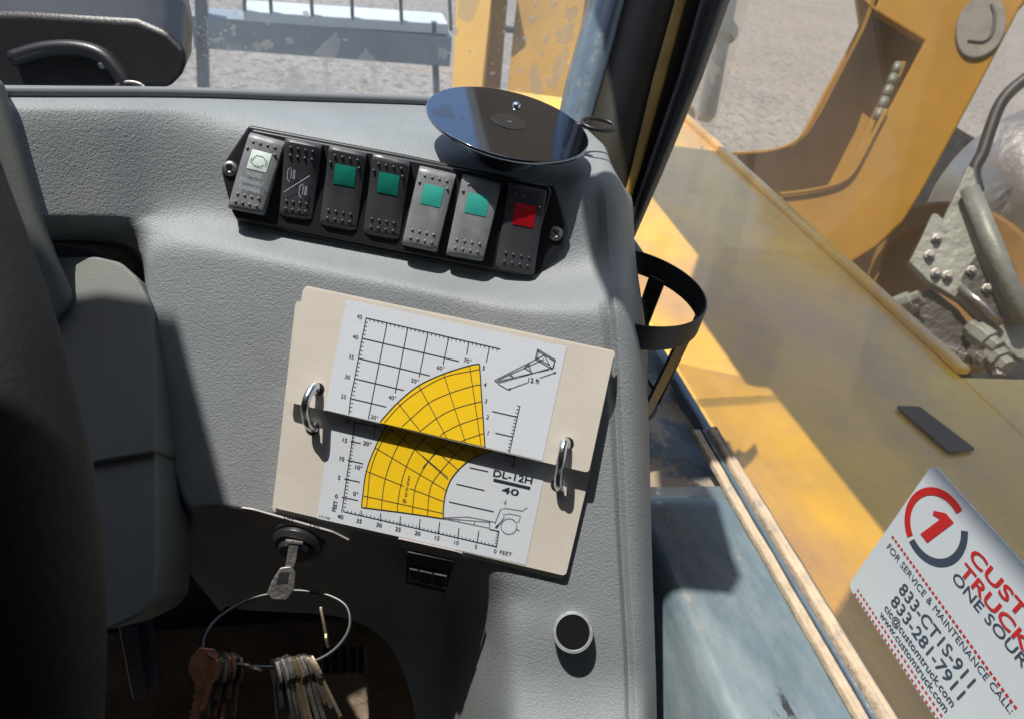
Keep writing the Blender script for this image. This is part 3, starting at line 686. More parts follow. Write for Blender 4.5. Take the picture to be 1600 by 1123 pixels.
# ================================================================ decal on the side window
dc = thing('service_decal', 'white rental service decal with red and grey ring logo stuck on the side window', 'decal', PX(1328, 915, XW))
Pw = Plane(Vector((XW-.0005, 0, CAM.z)), Vector((-1, 0, 0)))
ca = Vector((0, -1, 0)); cb = Vector((0, 0, 1)); nw = Vector((-1, 0, 0))
TLc = Pw.at(1459, 722); BLc = Pw.at(1328, 915)
Hh = TLc.z-BLc.z; y_l = (TLc.y+BLc.y)/2
LWd = Hh*1.95
def W2(u, v, up=0): return Vector((XW-.0006-up, y_l-u, BLc.z+v))     # u rearwards, v up (metres)
def rr2(w_, h_, r, n=6):
    pts = []
    for cx, cy, a0 in ((w_-r, h_-r, 0), (r, h_-r, 90), (r, r, 180), (w_-r, r, 270)):
        for k in range(n+1): a = math.radians(a0+90*k/n); pts.append((cx+r*math.cos(a), cy+r*math.sin(a)))
    return pts
bm = bmesh.new(); prism(bm, [W2(u, v) for u, v in rr2(LWd, Hh, .006)], Vector((-.0012, 0, 0)))
obj('decal_sheet', bm, M_labelw, dc)
def uv(X_, Y_):
    p = Pw.at(1320+X_/2.786, 720+Y_/2.786); return (y_l-p.y, p.z-BLc.z)
UP = .0015
bk_ = bmesh.new(); rd = bmesh.new(); gy = bmesh.new()
def tline(b, s, start, end, caph_px_pts, bold=0, shear=0):
    u0, v0 = uv(*start); u1, v1 = uv(*end); text(b, s, W2(u0, v0), ca, cb, caph_px_pts, nw, width=u1-u0, up=UP, bold=bold, shear=shear)
def vh(a, b): return abs(uv(*a)[1]-uv(*b)[1])
tline(bk_, '833-CT1S-911', (240,560), (545,990), Hh*.072, .012)
tline(bk_, '833-281-7911', (205,612), (500,1042), Hh*.072, .012)
tline(bk_, 'cic@customtruck.com', (178,640), (460,1085), Hh*.046, .012)
tline(bk_, 'www.customtruck.com', (157,668), (433,1108), Hh*.046, .012)
tline(bk_, 'FOR SERVICE & MAINTENANCE CALL:', (190,375), (715,1112), Hh*.040, 0)
# logo
lu, lv = uv(400, 283)
R_ = Hh*.20
def arcband(b, a0, a1, r0, r1):
    n = 28; q = [(b.verts.new(W2(lu+r0*math.cos(a), lv+r0*math.sin(a), UP)), b.verts.new(W2(lu+r1*math.cos(a), lv+r1*math.sin(a), UP))) for a in [math.radians(a0+(a1-a0)*k/n) for k in range(n+1)]]
    for x, y in zip(q, q[1:]): b.faces.new((x[0], x[1], y[1], y[0]))
arcband(rd, 72, 245, R_*.80, R_); arcband(gy, -108, 42, R_*.80, R_)
b1 = [(-.18, -.48), (.10, -.48), (.32, .50), (.02, .50), (-.26, .28), (-.22, .18), (.0, .26)]
rd.faces.new([rd.verts.new(W2(lu+x*R_*1.05, lv+y*R_*1.05, UP)) for x, y in b1])
def tl2(b, s, start, v_h, width, bold=0): u0, v0 = uv(*start); text(b, s, W2(u0, v0), ca, cb, v_h, nw, width=width, up=UP, bold=bold)
tl2(rd, 'CUSTOM', (545,414), Hh*.070, 1.5*(uv(780,735)[0]-uv(545,414)[0]), .02)
r2 = bmesh.new(); tl2(r2, 'TRUCK', (504,476), Hh*.068, uv(775,850)[0]-uv(504,476)[0], .02)
tl2(gy, 'ONE SOURCE', (472,508), Hh*.056, 1.28*(uv(775,880)[0]-uv(478,498)[0]), .006)
obj('red_word', r2, M_lred, dc)
def dots(start, end, n, r):
    u0, v0 = uv(*start); u1, v1 = uv(*end)
    for k in range(n):
        u = u0+(u1-u0)*k/(n-1); v = v0+(v1-v0)*k/(n-1); rd.faces.new([rd.verts.new(W2(u+r*a, v+r*b_, UP)) for a, b_ in ((-1, -.8), (1, -.8), (1, .8), (-1, .8))])
dots((218,330), (752,1068), 36, Hh*.0085)
u0, v0 = uv(66, 562)
for j in (0, 1):
    for k in range(44):
        u = u0+k*Hh*.03+j*.0; v = v0-j*Hh*.035; r = Hh*.008
        rd.faces.new([rd.verts.new(W2(u+r*a, v+r*b_, UP)) for a, b_ in ((-1, -.8), (1, -.8), (1, .8), (-1, .8))])
obj('contact_lettering', bk_, M_lgrey, dc); obj('red_marks', rd, M_lred, dc); obj('grey_lettering', gy, M_lgrey, dc)

# ================================================================ boom outside the window
ZB = CAM.z-.56
XL = PZ(1075, 585, ZB).x-.075; XR = PZ(1300, 395, ZB).x
boom = thing('telehandler_boom', 'yellow telescopic boom lying beside the cab outside the side window', 'boom', ((XL+XR)/2, .8, ZB-.6))
ye = PZ(1075, 178, ZB).y; ys = PZ(1500, 588, ZB).y
bm = bmesh.new(); sec = [(XL, ZB-.55), (XL, ZB-.012), (XL+.012, ZB), (XR-.012, ZB), (XR, ZB-.012), (XR, ZB-.55)]
prism(bm, [Vector((x, -1.2, z)) for x, z in sec], Vector((0, ye+1.2, 0)))
obj('boom_body', bm, M_boom, boom, bev=.006)
bm = bmesh.new(); box(bm, (XR-.004, (ye+ys)/2+.0, ZB+.006), (.022, ye-ys-.01, .014)); obj('edge_rib', bm, M_boom, boom, bev=.004)
bm = bmesh.new(); prism(bm, [Vector((XR-.02, ys, ZB+.002)), Vector((XR+.75, ys, ZB+.002)), Vector((XR+.75, -1.2, ZB+.002)), Vector((XR-.02, -1.2, ZB+.002))], Vector((0, 0, -.3)))
obj('side_cover', bm, M_boom, boom, bev=.008)
Pb = Plane(Vector((0, 0, ZB+.0025)), Vector((0, 0, 1)))
bm = bmesh.new(); prism(bm, [Pb.at(x, y) for x, y in rounded([(1399, 636), (1435, 637), (1523, 704), (1482, 709)], 4)], Vector((0, 0, .004)))
obj('rubber_pad', bm, M_rub, boom, bev=.001)
# rear lug at the far end of the boom
bm = bmesh.new(); prism(bm, [Vector((XR-.14, ye, ZB-.25)), Vector((XR+.055, ye, ZB-.25)), Vector((XR+.055, ye, ZB+.0)), Vector((XR+.04, ye, ZB+.02)), Vector((XR-.14, ye, ZB+.02))], Vector((0, .03, 0)))
obj('end_plate', bm, M_frm, boom, bev=.006)

# ================================================================ yellow frame beyond the boom
def camplane(d, n=None):
    return Plane(CAM + R3 @ Vector((0, 0, -d)), n or (R3 @ Vector((0, 0, 1))))
nf = (R3 @ Vector((-.25, .25, 1))).normalized()
Pf = Plane(P(1400, 200, 2.0), nf)
fr = thing('yellow_lift_frame', 'tall yellow steel frame member with a rectangular cut-out beyond the boom', 'steel frame', P(1330, 420, 2.1))
poly = [(1392, -60), (1660, -60), (1595, 10), (1540, 115), (1500, 190), (1465, 255), (1440, 300), (1412, 345), (1370, 385), (1330, 410), (1290, 445), (1180, 330), (1222, 305), (1300, 291), (1318, 285), (1330, 275), (1345, 252), (1445, 63), (1365, 14), (1371, 4)]
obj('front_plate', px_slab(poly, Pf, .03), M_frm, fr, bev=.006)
Pf2 = Pf.off(-.22)
poly = [(1330, -60), (1420, -60), (1455, 66), (1345, 300), (1225, 330), (1120, 290), (1150, 243), (1200, 238), (1235, 228), (1256, 210), (1275, 180), (1345, 45)]
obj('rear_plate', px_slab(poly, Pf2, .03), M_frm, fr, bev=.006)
# added flange joining both on the left, edge-on, keeps the sun off the recess
def wall(pix, pa, pb, th=.012):
    bm = bmesh.new(); a = [pa.at(x, y) for x, y in pix]; b = [pb.at(x, y) for x, y in pix]
    grid(bm, [a, b]); g2 = bmesh.ops.extrude_face_region(bm, geom=bm.faces[:]); 
    for v in [x for x in g2['geom'] if isinstance(x, bmesh.types.BMVert)]: v.co += Vector((th, 0, 0))
    return bm
obj('recess_shade_flange', wall([(1150, 243), (1200, 238), (1235, 228), (1256, 210), (1275, 180), (1345, 45), (1385, -60), (1420, -120)], Pf2, Pf), M_frm, fr)
obj('recess_shade_wall', wall([(1330, -20), (1365, 14), (1445, 63), (1470, 80)], Pf2, Pf), M_frm, fr)  # edge-on wall added to shade the recess from above
obj('inner_web', px_slab([(1402, 95), (1418, 95), (1352, 262), (1318, 288), (1312, 284), (1330, 250)], Pf.off(-.06), .10), M_frm, fr, bev=.005)
bm = bmesh.new(); tube(bm, smoothpath([Pf.at(x, y, .012) for x, y in ((1218, 304), (1262, 299), (1300, 291), (1322, 281), (1338, 262), (1360, 220), (1385, 172))], 6), .006, 8); obj('lip', bm, M_frm, fr, smooth=True)
bm = bmesh.new(); tube(bm, smoothpath([Pf2.at(x, y, .004) for x, y in ((1140, 241), (1200, 237), (1236, 226), (1256, 208), (1290, 145), (1335, 62), (1375, -30))], 6), .006, 8); obj('lip', bm, M_frm, fr, smooth=True)
bm = bmesh.new()
for k in range(5): tube(bm, [Pf.at(1404-k*7, 100+k*18, -.03), Pf.at(1398-k*7, 114+k*18, -.03)], .012, 8)
obj('hose_fitting', bm, M_brk, fr, smooth=True)
bm = bmesh.new(); c = Pf.at(1530, 45, .004); 
ring_ = []
for k in range(32):
    a = 2*math.pi*k/32; x = 36*math.cos(a)*(1+.06*math.sin(2*a+1)); y = 52*math.sin(a); t_ = .42
    ring_.append(Pf.at(1531+x*math.cos(t_)-y*math.sin(t_), 45+x*math.sin(t_)+y*math.cos(t_), .002))
prism(bm, ring_, Pf.n*.012)
cp = obj('cover_cap', bm, M_mud, fr, bev=.005)
bm = bmesh.new(); tube(bm, smoothpath([Pf.at(x, y, .016) for x, y in ((1549, 8), (1554, 25), (1552, 45), (1545, 60), (1532, 66), (1512, 64))], 6), .004, 8); obj('handle', bm, M_dark, cp, smooth=True)

# ================================================================ engine bay: silver exhaust, bracket, hoses
c0 = P(1640, 60, 2.55); c1 = P(1440, 640, 2.35)
axv = (P(1700, 330, 3.2)-P(1480, 290, 2.2)).normalized()
bm = bmesh.new(); cc = P(1560, 300, 2.75); axv = Vector((.05, -1, 0)).normalized()
lathe(bm, cc, axv, [(0, 0), (.30, 0), (.34, .04), (.34, .5), (.335, .51), (.335, .54), (.34, .55), (.34, 1.6), (.3, 1.65), (0, 1.65)], 64)
exh = thing('silver_exhaust_canister', 'large scuffed silver exhaust canister behind the yellow frame', 'exhaust', cc-Vector((0, 0, .5)))
obj('canister_shell', bm, M_exh, exh, smooth=False, bev=.004)
PE = camplane(2.02, (R3 @ Vector((-.35, .2, 1))).normalized())
bm = bmesh.new(); tube(bm, smoothpath([PE.at(x, y) for x, y in ((1640, 95), (1605, 122), (1580, 142), (1562, 165), (1548, 200), (1535, 240), (1522, 268), (1528, 300))], 6), .014, 10)
obj('black_hose', bm, M_rub, smooth=True, label='black hose curving over the silver exhaust canister', cat='hose', loc=PE.at(1528, 300))
# round yellow wheel hub / fan guard under the bracket
bm = bmesh.new(); Ph = camplane(2.25); hc = Ph.at(1470, 450)
lathe(bm, hc, (R3 @ Vector((-.35, .15, 1))).normalized(), [(.27, -.1), (.27, 0), (.255, .012), (.20, .0), (.19, -.05), (.08, -.05), (0, -.05)], 56)
obj('yellow_wheel_rim', bm, mat('rusty_yellow_rim', (.20, .10, .015), .6, var=(6, .3)), bev=.003, label='round yellow rim mostly hidden behind the grey bracket', cat='wheel rim', loc=hc)
Pk = PE.off(.05)
br = thing('engine_bracket', 'grey green cast triangular engine bracket with bolts in front of the exhaust', 'bracket', Pk.at(1520, 520))
poly = [(1457, 333), (1466, 334), (1474, 342), (1483, 322), (1500, 285), (1512, 258), (1522, 262), (1536, 330), (1560, 385), (1580, 430), (1620, 500), (1640, 570), (1590, 560), (1500, 470), (1450, 440), (1420, 410), (1440, 370)]
bm = px_slab(poly, Pk, .03)
obj('bracket_plate', bm, M_brk, br, bev=.004)
bm = px_slab([(1527, 396), (1503, 432), (1503, 444), (1566, 508), (1570, 500), (1545, 440)], Pk.off(.0015), .004)
obj('bracket_opening', bm, M_dark, br)
bm = bmesh.new(); tube(bm, [Pk.at(1515, 296, .02), Pk.at(1556, 395, .03), Pk.at(1602, 505, .03)], .02, 12); obj('strut_tube', bm, M_brk, br, smooth=True)
bm = bmesh.new(); tube(bm, [Pk.at(1500, 448, .015), Pk.at(1535, 477, .02), Pk.at(1566, 506, .02)], .010, 8); obj('lower_rail', bm, M_exh, br, smooth=True)
for x, y in ((1463, 374), (1452, 400), (1462, 428), (1480, 432), (1517, 424), (1541, 452)):
    bm = bmesh.new(); lathe(bm, Pk.at(x, y, .0), Pk.n, [(.011, 0), (.011, .009), (.006, .01), (.006, .018), (0, .018)], 6 if x % 2 else 12); obj('bolt', bm, M_steel, br)
eng = thing('engine_block', 'dark dusty engine parts with pipe fittings beside the boom edge', 'engine', Pk.at(1450, 580))
bm = px_slab([(1450, 440), (1500, 480), (1530, 520), (1510, 560), (1540, 620), (1440, 620), (1400, 520), (1430, 470)], Pk.off(-.03), .2)
obj('bay_shade_sheet', px_slab([(1330, 430), (1430, 300), (1480, 190), (1660, 300), (1700, 680), (1400, 640)], camplane(3.3), .02), M_dark, eng)  # dark sheet standing in for the shade between frame and canister
obj('engine_casing', bm, M_dark, eng, bev=.02)
for (a, b, r, m) in (((1390, 480), (1438, 462), .02, M_brk), ((1400, 500), (1436, 525), .03, M_exh), ((1410, 492), (1445, 470), .012, M_steel), ((1470, 545), (1512, 560), .022, M_exh), ((1515, 552), (1540, 565), .02, M_exh), ((1540, 545), (1575, 575), .03, M_brk), ((1555, 560), (1560, 590), .02, M_steel), ((1515, 510), (1560, 545), .028, M_brk)):
    bm = bmesh.new(); p = Pk.at(*a, -.02); q = Pk.at(*b, .01); tube(bm, [p, p.lerp(q, .2), p.lerp(q, .21), p.lerp(q, .7), p.lerp(q, .71), q], [r*.8, r*.8, r, r, r*.7, r*.7], 8); obj('pipe_fitting', bm, m, eng, bev=.002)

# blue grey grab post left of the frame
gp = thing('grab_post', 'blue grey steel post seen beyond the dark pillar', 'post', P(1112, 180, 1.7))
Pg = camplane(1.55)
obj('post_bar', px_slab([(1134, -60), (1165, -60), (1120, 185), (1094, 180), (1104, 130), (1120, 60)], Pg, .05), M_blue, gp, bev=.012, seg=3)
bm = bmesh.new(); lathe(bm, Pg.at(1125, 60, .0), (Pg.at(1134, 10)-Pg.at(1118, 90)), [(.030, 0), (.034, .008), (.034, .02), (.028, .03)], 24); obj('clamp_collar', bm, M_blue, gp, smooth=True)
bm = px_slab([(1106, 150), (1113, 150), (1108, 172), (1101, 172)], Pg.off(.004), .004); obj('slot_plate', bm, M_dark, gp)

# ================================================================ outside, through the windscreen
rk = thing('steel_rack', 'blue grey steel rack with upright rods standing on gravel ahead of the windscreen', 'rack', PZ(520, 120, .35))
Pr = Plane(P(500, 60, 3.2), (CAM-P(500, 60, 3.2)) - Vector((0, 0, 1))*(CAM-P(500, 60, 3.2)).z)
def bar(a, b, hh, dd, m, name, pa=rk):
    A = Pr.at(*a); B = Pr.at(*b); t = (B-A); ln = t.length; t.normalize(); up = Pr.n.cross(t)
    if up.z < 0: up = -up
    bm = bmesh.new(); box(bm, (A+B)/2-Pr.n*dd/2, (ln, dd, hh), (t, Pr.n, up)); return obj(name, bm, m, pa, bev=.006)
bar((300, 50), (705, 82), .13, .16, M_rackp, 'cross_beam')
bar((380, 26), (700, 46), .045, .20, mat('lit_rack_top', (.5, .55, .58), .5, var=(9, .1)), 'top_plate')  # lit top of the beam, its brightness put into paler paint
for x0, y0_, x1, y1_ in ((419, -60, 424, 26), (484, -60, 488, 31), (548, -60, 551, 36), (623, -60, 628, 42), (700, -60, 705, 50), (380, -60, 382, 20)): bar((x0, y0_), (x1, y1_), .016, .016, M_bluedk, 'upright_rod')
bar((312, -60), (322, 330), .05, .05, M_bluedk, 'leg'); bar((678, 35), (690, 330), .03, .03, M_bluedk, 'leg')
Py_ = Plane(P(800, 60, 2.3), Vector((-.12, -1, .0)))
yp = thing('yellow_mast', 'left broad yellow mast upright seen through the windscreen left of the gap', 'mast', P(730, 300, 2.3))
obj('mast_face', px_slab([(716, -80), (776, -80), (740, 260), (700, 260)], Plane(P(740, 60, 2.28), Vector((-.62, -.6, .5))), .02), M_yout, yp, bev=.004)  # sunlight on this face put into a lighter paint than the side
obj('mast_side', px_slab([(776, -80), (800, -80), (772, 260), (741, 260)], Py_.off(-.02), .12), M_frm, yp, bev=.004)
yp = thing('yellow_mast', 'right orange yellow mast upright beside the pillar behind spattered glass', 'mast', P(840, 300, 2.3))
obj('mast_face', px_slab([(815, -80), (925, -80), (880, 260), (780, 260)], Plane(P(850, 60, 2.3), Vector((-.6, -.6, .5))), .1), mat('orange_yellow_paint', (.42, .22, .02), .5, var=(5, .2), dirt=((.5, .42, .3), 12, .6, .1)), yp, bev=.004)
bm = px_slab([(770, 42), (812, 46), (810, 54), (768, 50)], Py_.off(-.1), .05); obj('cross_link', bm, M_rackp, yp, bev=.004)

# ================================================================ cup holder
hc = P(985, 442, .50); r0 = .0515; hb = .0175
ch = thing('cup_holder', 'black hoop cup holder with thin legs hanging beside the right flank of the dashboard', 'cup holder', hc-Vector((0, 0, .11)))
bm = bmesh.new(); n_ = 64
prof = [(r0, 0), (r0+.0016, .0004), (r0+.0016, -hb), (r0, -hb)]
lathe(bm, hc, Vector((0, 0, 1)), [(r0, 0), (r0+.0012, .0), (r0+.0012, -hb), (r0, -hb), (r0, 0)], 72)
obj('hoop', bm, M_blackpl, ch, bev=.0004)
def strap(a0, wdt, r1, zb, name='leg'):
    a = math.radians(a0); d = Vector((math.cos(a), math.sin(a), 0)); t = Vector((-math.sin(a), math.cos(a), 0))
    A = hc + d*r0 + Vector((0, 0, -hb*.8)); B = hc + d*r1 + Vector((0, 0, -zb)); bm = bmesh.new()
    prism(bm, [A-t*wdt/2, A+t*wdt/2, B+t*wdt*.42, B-t*wdt*.42], -d*.0022); obj(name, bm, M_blackpl, ch, bev=.0006)
strap(42, .013, .047, .088); strap(-20, .009, .047, .088); strap(-58, .017, .044, .094); strap(160, .012, .046, .09)
bm = bmesh.new(); tube(bm, [hc+Vector((.0455*math.cos(a), .0455*math.sin(a), -.089)) for a in [k*2*math.pi/40 for k in range(40)]], .0014, 8, closed=True); obj('base_ring', bm, M_blackpl, ch, smooth=True)
bm = bmesh.new(); box(bm, hc+Vector((-.052, -.012, -.008)), (.012, .03, .018)); obj('mounting_tab', bm, M_blackpl, ch, bev=.001)

# ================================================================ tube socket in the console
c = P_face.at(895, 986, .003)
av = (CAM - c).normalized()*.8 + P_face.n*.2; av.normalize()
ts = thing('tube_socket', 'short galvanised tube end poking out of the lower right of the console', 'tube socket', c-av*.01)
bm = bmesh.new(); R1 = .0122; R0 = .0098
lathe(bm, c-av*.012, av, [(R1, 0), (R1, .0165), (R1*.98, .0177), (R0*1.04, .0179), (R0, .017), (R0, -.02)], 48)
obj('tube_wall', bm, mat('galvanised_tube', (.28, .31, .31), .42, .35, bump=(200, .2, 'n'), var=(60, .25), dirt=((.2, .18, .15), 120, .6, .1)), ts, smooth=False, bev=.0002)
bm = bmesh.new(); lathe(bm, c+av*.005, av, [(R0*1.01, 0), (0, .0001)], 32); obj('bore_shade_disc', bm, mat('bore_shade', (.006, .006, .006), .9, spec=.1), ts)  # black disc standing in for the shade down the tube

# ================================================================ ignition, key, keyring, lower rocker
Pu = P_under
ig = thing('ignition_switch', 'black ignition switch under a grey legend plate below the load chart', 'ignition', Pu.at(465, 835))
poly = rounded([(376, 790), (396, 793), (520, 828), (548, 842), (532, 843), (500, 838), (470, 822), (440, 815), (410, 820), (396, 816), (388, 806)], 4)
obj('legend_plate', prism(bmesh.new(), [Pu.at(x, y, .003) for x, y in poly], Pu.n*.0012), M_grey_plate, ig)
I = Ink(Pu.off(.0035))
for s, x, y in (('OFF', 452, 808), ('ON', 492, 820), ('START', 516, 832)): I.txt(s, (x, y), (1, .28), 6, bold=.02)
obj('legend_print', I.b, M_print, ig)
bm = bmesh.new(); c = Pu.at(467, 842, .003); lathe(bm, c-Pu.n*.003, Pu.n, [(.0155, 0), (.0155, .007), (.013, .010), (.010, .010), (.009, .014), (0, .014)], 40)
obj('switch_barrel', bm, M_blackpl, ig, bev=.0005)
dk_ = depth_of(Pu.at(462, 850, .012))
key = thing('ignition_key', 'steel key standing in the ignition with a wire ring through its bow', 'key', P(440, 930, dk_-.012))
Pk2 = Plane(P(450, 890, dk_-.006), (R3 @ Vector((.25, .1, 1))).normalized())
bm = px_slab([(452, 845), (467, 848), (462, 878), (457, 890), (444, 890), (448, 870)], Pk2, .002); obj('key_blade', bm, M_steel, key, bev=.0004)
bm = px_slab([(446, 842), (458, 843), (474, 846), (473, 851), (446, 848)], Pk2.off(.001), .004); obj('key_collar', bm, M_steel, key, bev=.0005)
bm = px_slab(rounded([(438, 886), (455, 884), (462, 893), (460, 920), (448, 937), (425, 936), (417, 926), (424, 908)], 3), Pk2.off(.001), .0024); o = obj('key_bow', bm, M_steel, key, bev=.0006)
bm = px_slab(rounded([(437, 893), (452, 893), (449, 910), (431, 912)], 2), Pk2.off(.0014), .0008); obj('key_grip', bm, M_blackpl, o)
rc = P(432, 980, dk_-.002)
u = R3 @ Vector((1, .02, .0)); 
Pring = Plane(P(432, 985, dk_), (Vector((0, 0, 1))+(CAM-rc).normalized()*.15+Vector((-.1, 0, 0))).normalized())
rp_ = [(x, y) for x, y in ((428, 926), (395, 934), (362, 950), (333, 972), (318, 1000), (323, 1018), (345, 1035), (385, 1040), (430, 1041), (478, 1036), (515, 1020), (540, 993), (547, 968), (540, 945), (515, 930), (480, 923), (450, 922))]
bm = tube(bmesh.new(), smoothpath([Pring.at(*p) for p in rp_], 5, closed=True), .0011, 10, closed=True)
kr = thing('key_ring', 'large thin wire ring with two bunches of hanging keys below the ignition', 'key ring', Pring.at(432, 1041))
obj('wire_ring', bm, M_wire, kr, smooth=True)
def hkey(px, py, tx, ty, m, wd=.008, yaw=0, ln=.042):
    wd *= random.uniform(.6, .85) if yaw > .5 else .85
    A = Pring.at(px, py); dd = depth_of(A)
    B = P(tx, ty, dd+random.uniform(-.004, .006)); t = (B-A).normalized(); vw = (CAM-A).normalized(); s = t.cross(vw).normalized(); s = (s*math.cos(yaw)+t.cross(s)*math.sin(yaw)).normalized(); n = t.cross(s)
    ln = (B-A).length; h = wd*.95
    prof = [(-h*.5, -.003), (-h*.9, h*.4), (-h*.9, h*1.2), (-h*.35, h*1.9), (-h*.32, ln), (0, ln+.002)]
    x = h*.32; y = ln; prof.append((x, ln-.001))
    while y > h*2.6: y -= .0022; prof.append((x*(.45 if len(prof) % 2 else .95), y))
    prof += [(h*.35, h*1.9), (h*.9, h*1.2), (h*.9, h*.4), (h*.5, -.003)]
    bm = bmesh.new(); prism(bm, [A+s*a+t*b-n*.0009 for a, b in prof], n*.0018); return obj('key', bm, m, kr, bev=.0003)
hkey(322, 1020, 302, 1124, M_copper, .011, .2)
random.seed(3)
for k in range(15):
    x = 334+k*2.7; yw = random.uniform(.9, 1.35); hkey(x, 1032+random.uniform(-3, 3), x-22+k*1.3+random.uniform(-5, 5), random.uniform(1085, 1118), random.choice([M_brass, M_steel, M_copper]) if k < 6 else random.choice([M_brass, M_steel, M_copper]), .010, yw)
for k in range(17):
    x = 428+k*3.8; yw = random.uniform(1.1, 1.45); hkey(x, 1038-k*.6+random.uniform(-3, 3), x+6+k*2.1+random.uniform(-4, 4), random.uniform(1088, 1140), random.choice([M_brass, M_steel, M_steel]), .010, yw)
hkey(378, 1040, 405, 1046, M_brass, .006, 1.2)
hkey(512, 1003, 502, 952, M_brass, .005, 1.35)
rs = thing('accessory_rocker', 'small black rocker switch under a worn grey plate right of the ignition', 'rocker switch', Pu.at(675, 890))
obj('legend_plate', prism(bmesh.new(), [Pu.at(x, y, .002) for x, y in rounded([(622, 838), (640, 842), (712, 858), (724, 862), (722, 872), (700, 868), (630, 852)], 3)], Pu.n*.0012), M_grey_plate, rs)
obj('bezel', prism(bmesh.new(), [Pu.at(x, y, .001) for x, y in rounded([(636, 858), (712, 874), (698, 918), (634, 902)], 3)], Pu.n*.004), M_blackpl, rs, bev=.0006)
for q in ([(641, 882), (655, 885), (652, 904), (640, 902)], [(656, 885), (678, 890), (675, 910), (653, 905)], [(679, 890), (700, 894), (696, 915), (676, 911)]):
    obj('rocker_key', prism(bmesh.new(), [Pu.at(x, y, .0045) for x, y in q], Pu.n*.003), M_blackpl, rs, bev=.0006)
bm = bmesh.new(); tube(bm, [Pu.at(640, 904, .007), Pu.at(697, 918, .007)], .0006, 8); obj('chrome_edge', bm, M_grey_plate, rs, smooth=True)

# ================================================================ steering column shroud and left foreground
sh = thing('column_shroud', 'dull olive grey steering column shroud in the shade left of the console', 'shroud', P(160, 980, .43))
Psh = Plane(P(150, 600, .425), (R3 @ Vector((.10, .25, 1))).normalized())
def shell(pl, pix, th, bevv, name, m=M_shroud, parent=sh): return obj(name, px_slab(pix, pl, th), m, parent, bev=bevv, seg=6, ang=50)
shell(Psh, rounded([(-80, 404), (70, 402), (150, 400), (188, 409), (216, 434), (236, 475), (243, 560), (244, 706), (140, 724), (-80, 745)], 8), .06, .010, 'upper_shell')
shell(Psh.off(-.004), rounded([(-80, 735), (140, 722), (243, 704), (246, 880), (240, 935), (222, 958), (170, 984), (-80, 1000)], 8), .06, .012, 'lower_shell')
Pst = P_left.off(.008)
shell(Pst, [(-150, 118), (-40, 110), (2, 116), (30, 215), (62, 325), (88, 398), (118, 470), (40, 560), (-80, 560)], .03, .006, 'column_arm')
# curved dark foreground: steering wheel rim close to the lens
bm = bmesh.new()
pts = [(-140, 120, .27), (-100, 270, .27), (-62, 400, .265), (-26, 540, .26), (4, 680, .26), (26, 820, .26), (36, 960, .26), (37, 1120, .265), (30, 1300, .27)]
tube(bm, smoothpath([P(*p) for p in pts], 6), [.019+.0065*min(1, i/26) for i in range(49)], 24)
obj('steering_wheel', bm, M_fore, smooth=True, label='very dark out of focus steering wheel rim filling the left edge', cat='steering wheel', loc=P(50, 1300, .27))
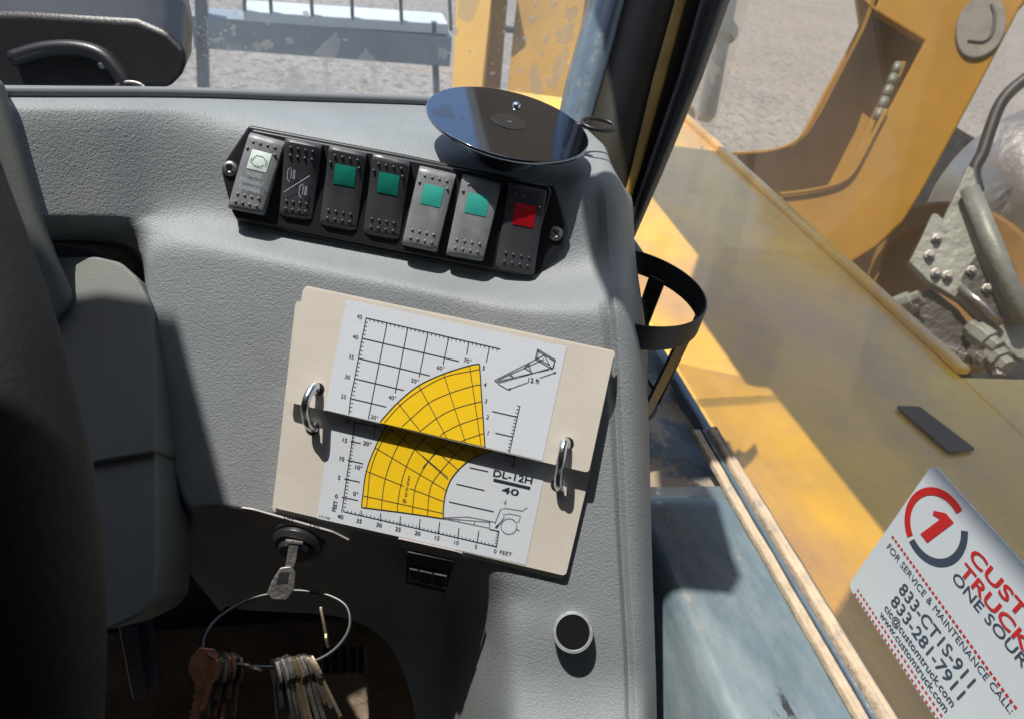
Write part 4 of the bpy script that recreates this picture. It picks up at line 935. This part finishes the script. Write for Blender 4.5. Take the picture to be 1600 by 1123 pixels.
# gauge housing top left
gh = thing('gauge_housing', 'black plastic gauge housing on the steering column in the top left corner', 'gauge housing', P(150, 140, .6))
Pgh = Plane(P(200, 60, .56), (R3 @ Vector((.0, -.25, 1))).normalized())
fp = [(-120, 20), (40, 22), (215, 33), (262, 52), (288, 78), (293, 98), (284, 118), (264, 137), (150, 140), (-120, 140)]
bp = [(-120, -90), (60, -80), (200, -72), (262, -50), (292, -20), (302, 30), (300, 80), (284, 120), (150, 132), (-120, 132)]
bm = bmesh.new(); A = [bm.verts.new(Pgh.at(x, y)) for x, y in fp]; B = [bm.verts.new(Pgh.off(-.085).at(x, y)) for x, y in bp]
bm.faces.new(A); bm.faces.new(B[::-1])
for i in range(len(A)): bm.faces.new((A[i], B[i], B[(i+1) % len(A)], A[(i+1) % len(A)]))
M_gh = mat('housing_plastic', (.012, .012, .013), .42, bump=(500, .25, 'n'), var=(20, .3), dirt=((.12, .10, .08), 16, .60, .15))
obj('housing_shell', bm, M_gh, gh, bev=.007, seg=5, ang=22)
bm = bmesh.new(); tube(bm, smoothpath([Pgh.at(x, y, .004) for x, y in ((20, 92), (70, 78), (120, 76), (160, 88), (188, 118), (200, 140))], 6), .006, 10); obj('cable', bm, M_blackpl, gh, smooth=True)
bm = bmesh.new(); tube(bm, smoothpath([Pgh.at(x, y, .008) for x, y in ((178, 140), (188, 132), (203, 129), (218, 132), (230, 141))], 6), .0016, 8); obj('wire_clip', bm, M_steel, gh, smooth=True)
bm = bmesh.new(); lathe(bm, Pgh.at(161, 102, .006), Pgh.n, [(.003, 0), (.003, .002), (0, .003)], 16); obj('bolt', bm, M_steel, gh, smooth=True)

# ================================================================ cab interior below
bm = bmesh.new(); box(bm, (-.34, -.10, CAM.z-.98), (1.56, 1.74, .04)); obj('floor_mat', bm, M_mat, label='brown ribbed rubber mat on the dark cab floor', cat='floor mat', loc=(-.1, .55, CAM.z-.98))
bm = bmesh.new(); box(bm, (-.2, .68, CAM.z-.69), (1.1, .03, .70)); obj('cab_bulkhead', bm, M_navy, label='dark navy front bulkhead below the dashboard', cat='bulkhead', loc=(-.2, .68, CAM.z-1.0))
bm = bmesh.new(); box(bm, P(205, 1000, .62), (.012, .012, .16)); box(bm, P(225, 985, .63), (.014, .012, .16)); obj('support_strut', bm, M_navy, label='thin dark strut hanging below the steering column shroud', cat='strut', loc=P(215, 1050, .62), bev=.002)
pd = thing('floor_pedal', 'worn brown pedal pad hanging behind the right bunch of keys', 'pedal', P(540, 1120, .8))
Pp = camplane(.80)
obj('pedal_pad', px_slab(rounded([(500, 1005), (570, 1010), (578, 1150), (508, 1150)], 6), Pp, .012), M_mat, pd, bev=.003)
bm = bmesh.new()
for k in range(5): tube(bm, [Pp.at(508+k*14, 1010, .002), Pp.at(509+k*14, 1050, .002)], .003, 6)
obj('pad_rib', bm, M_rub, pd)
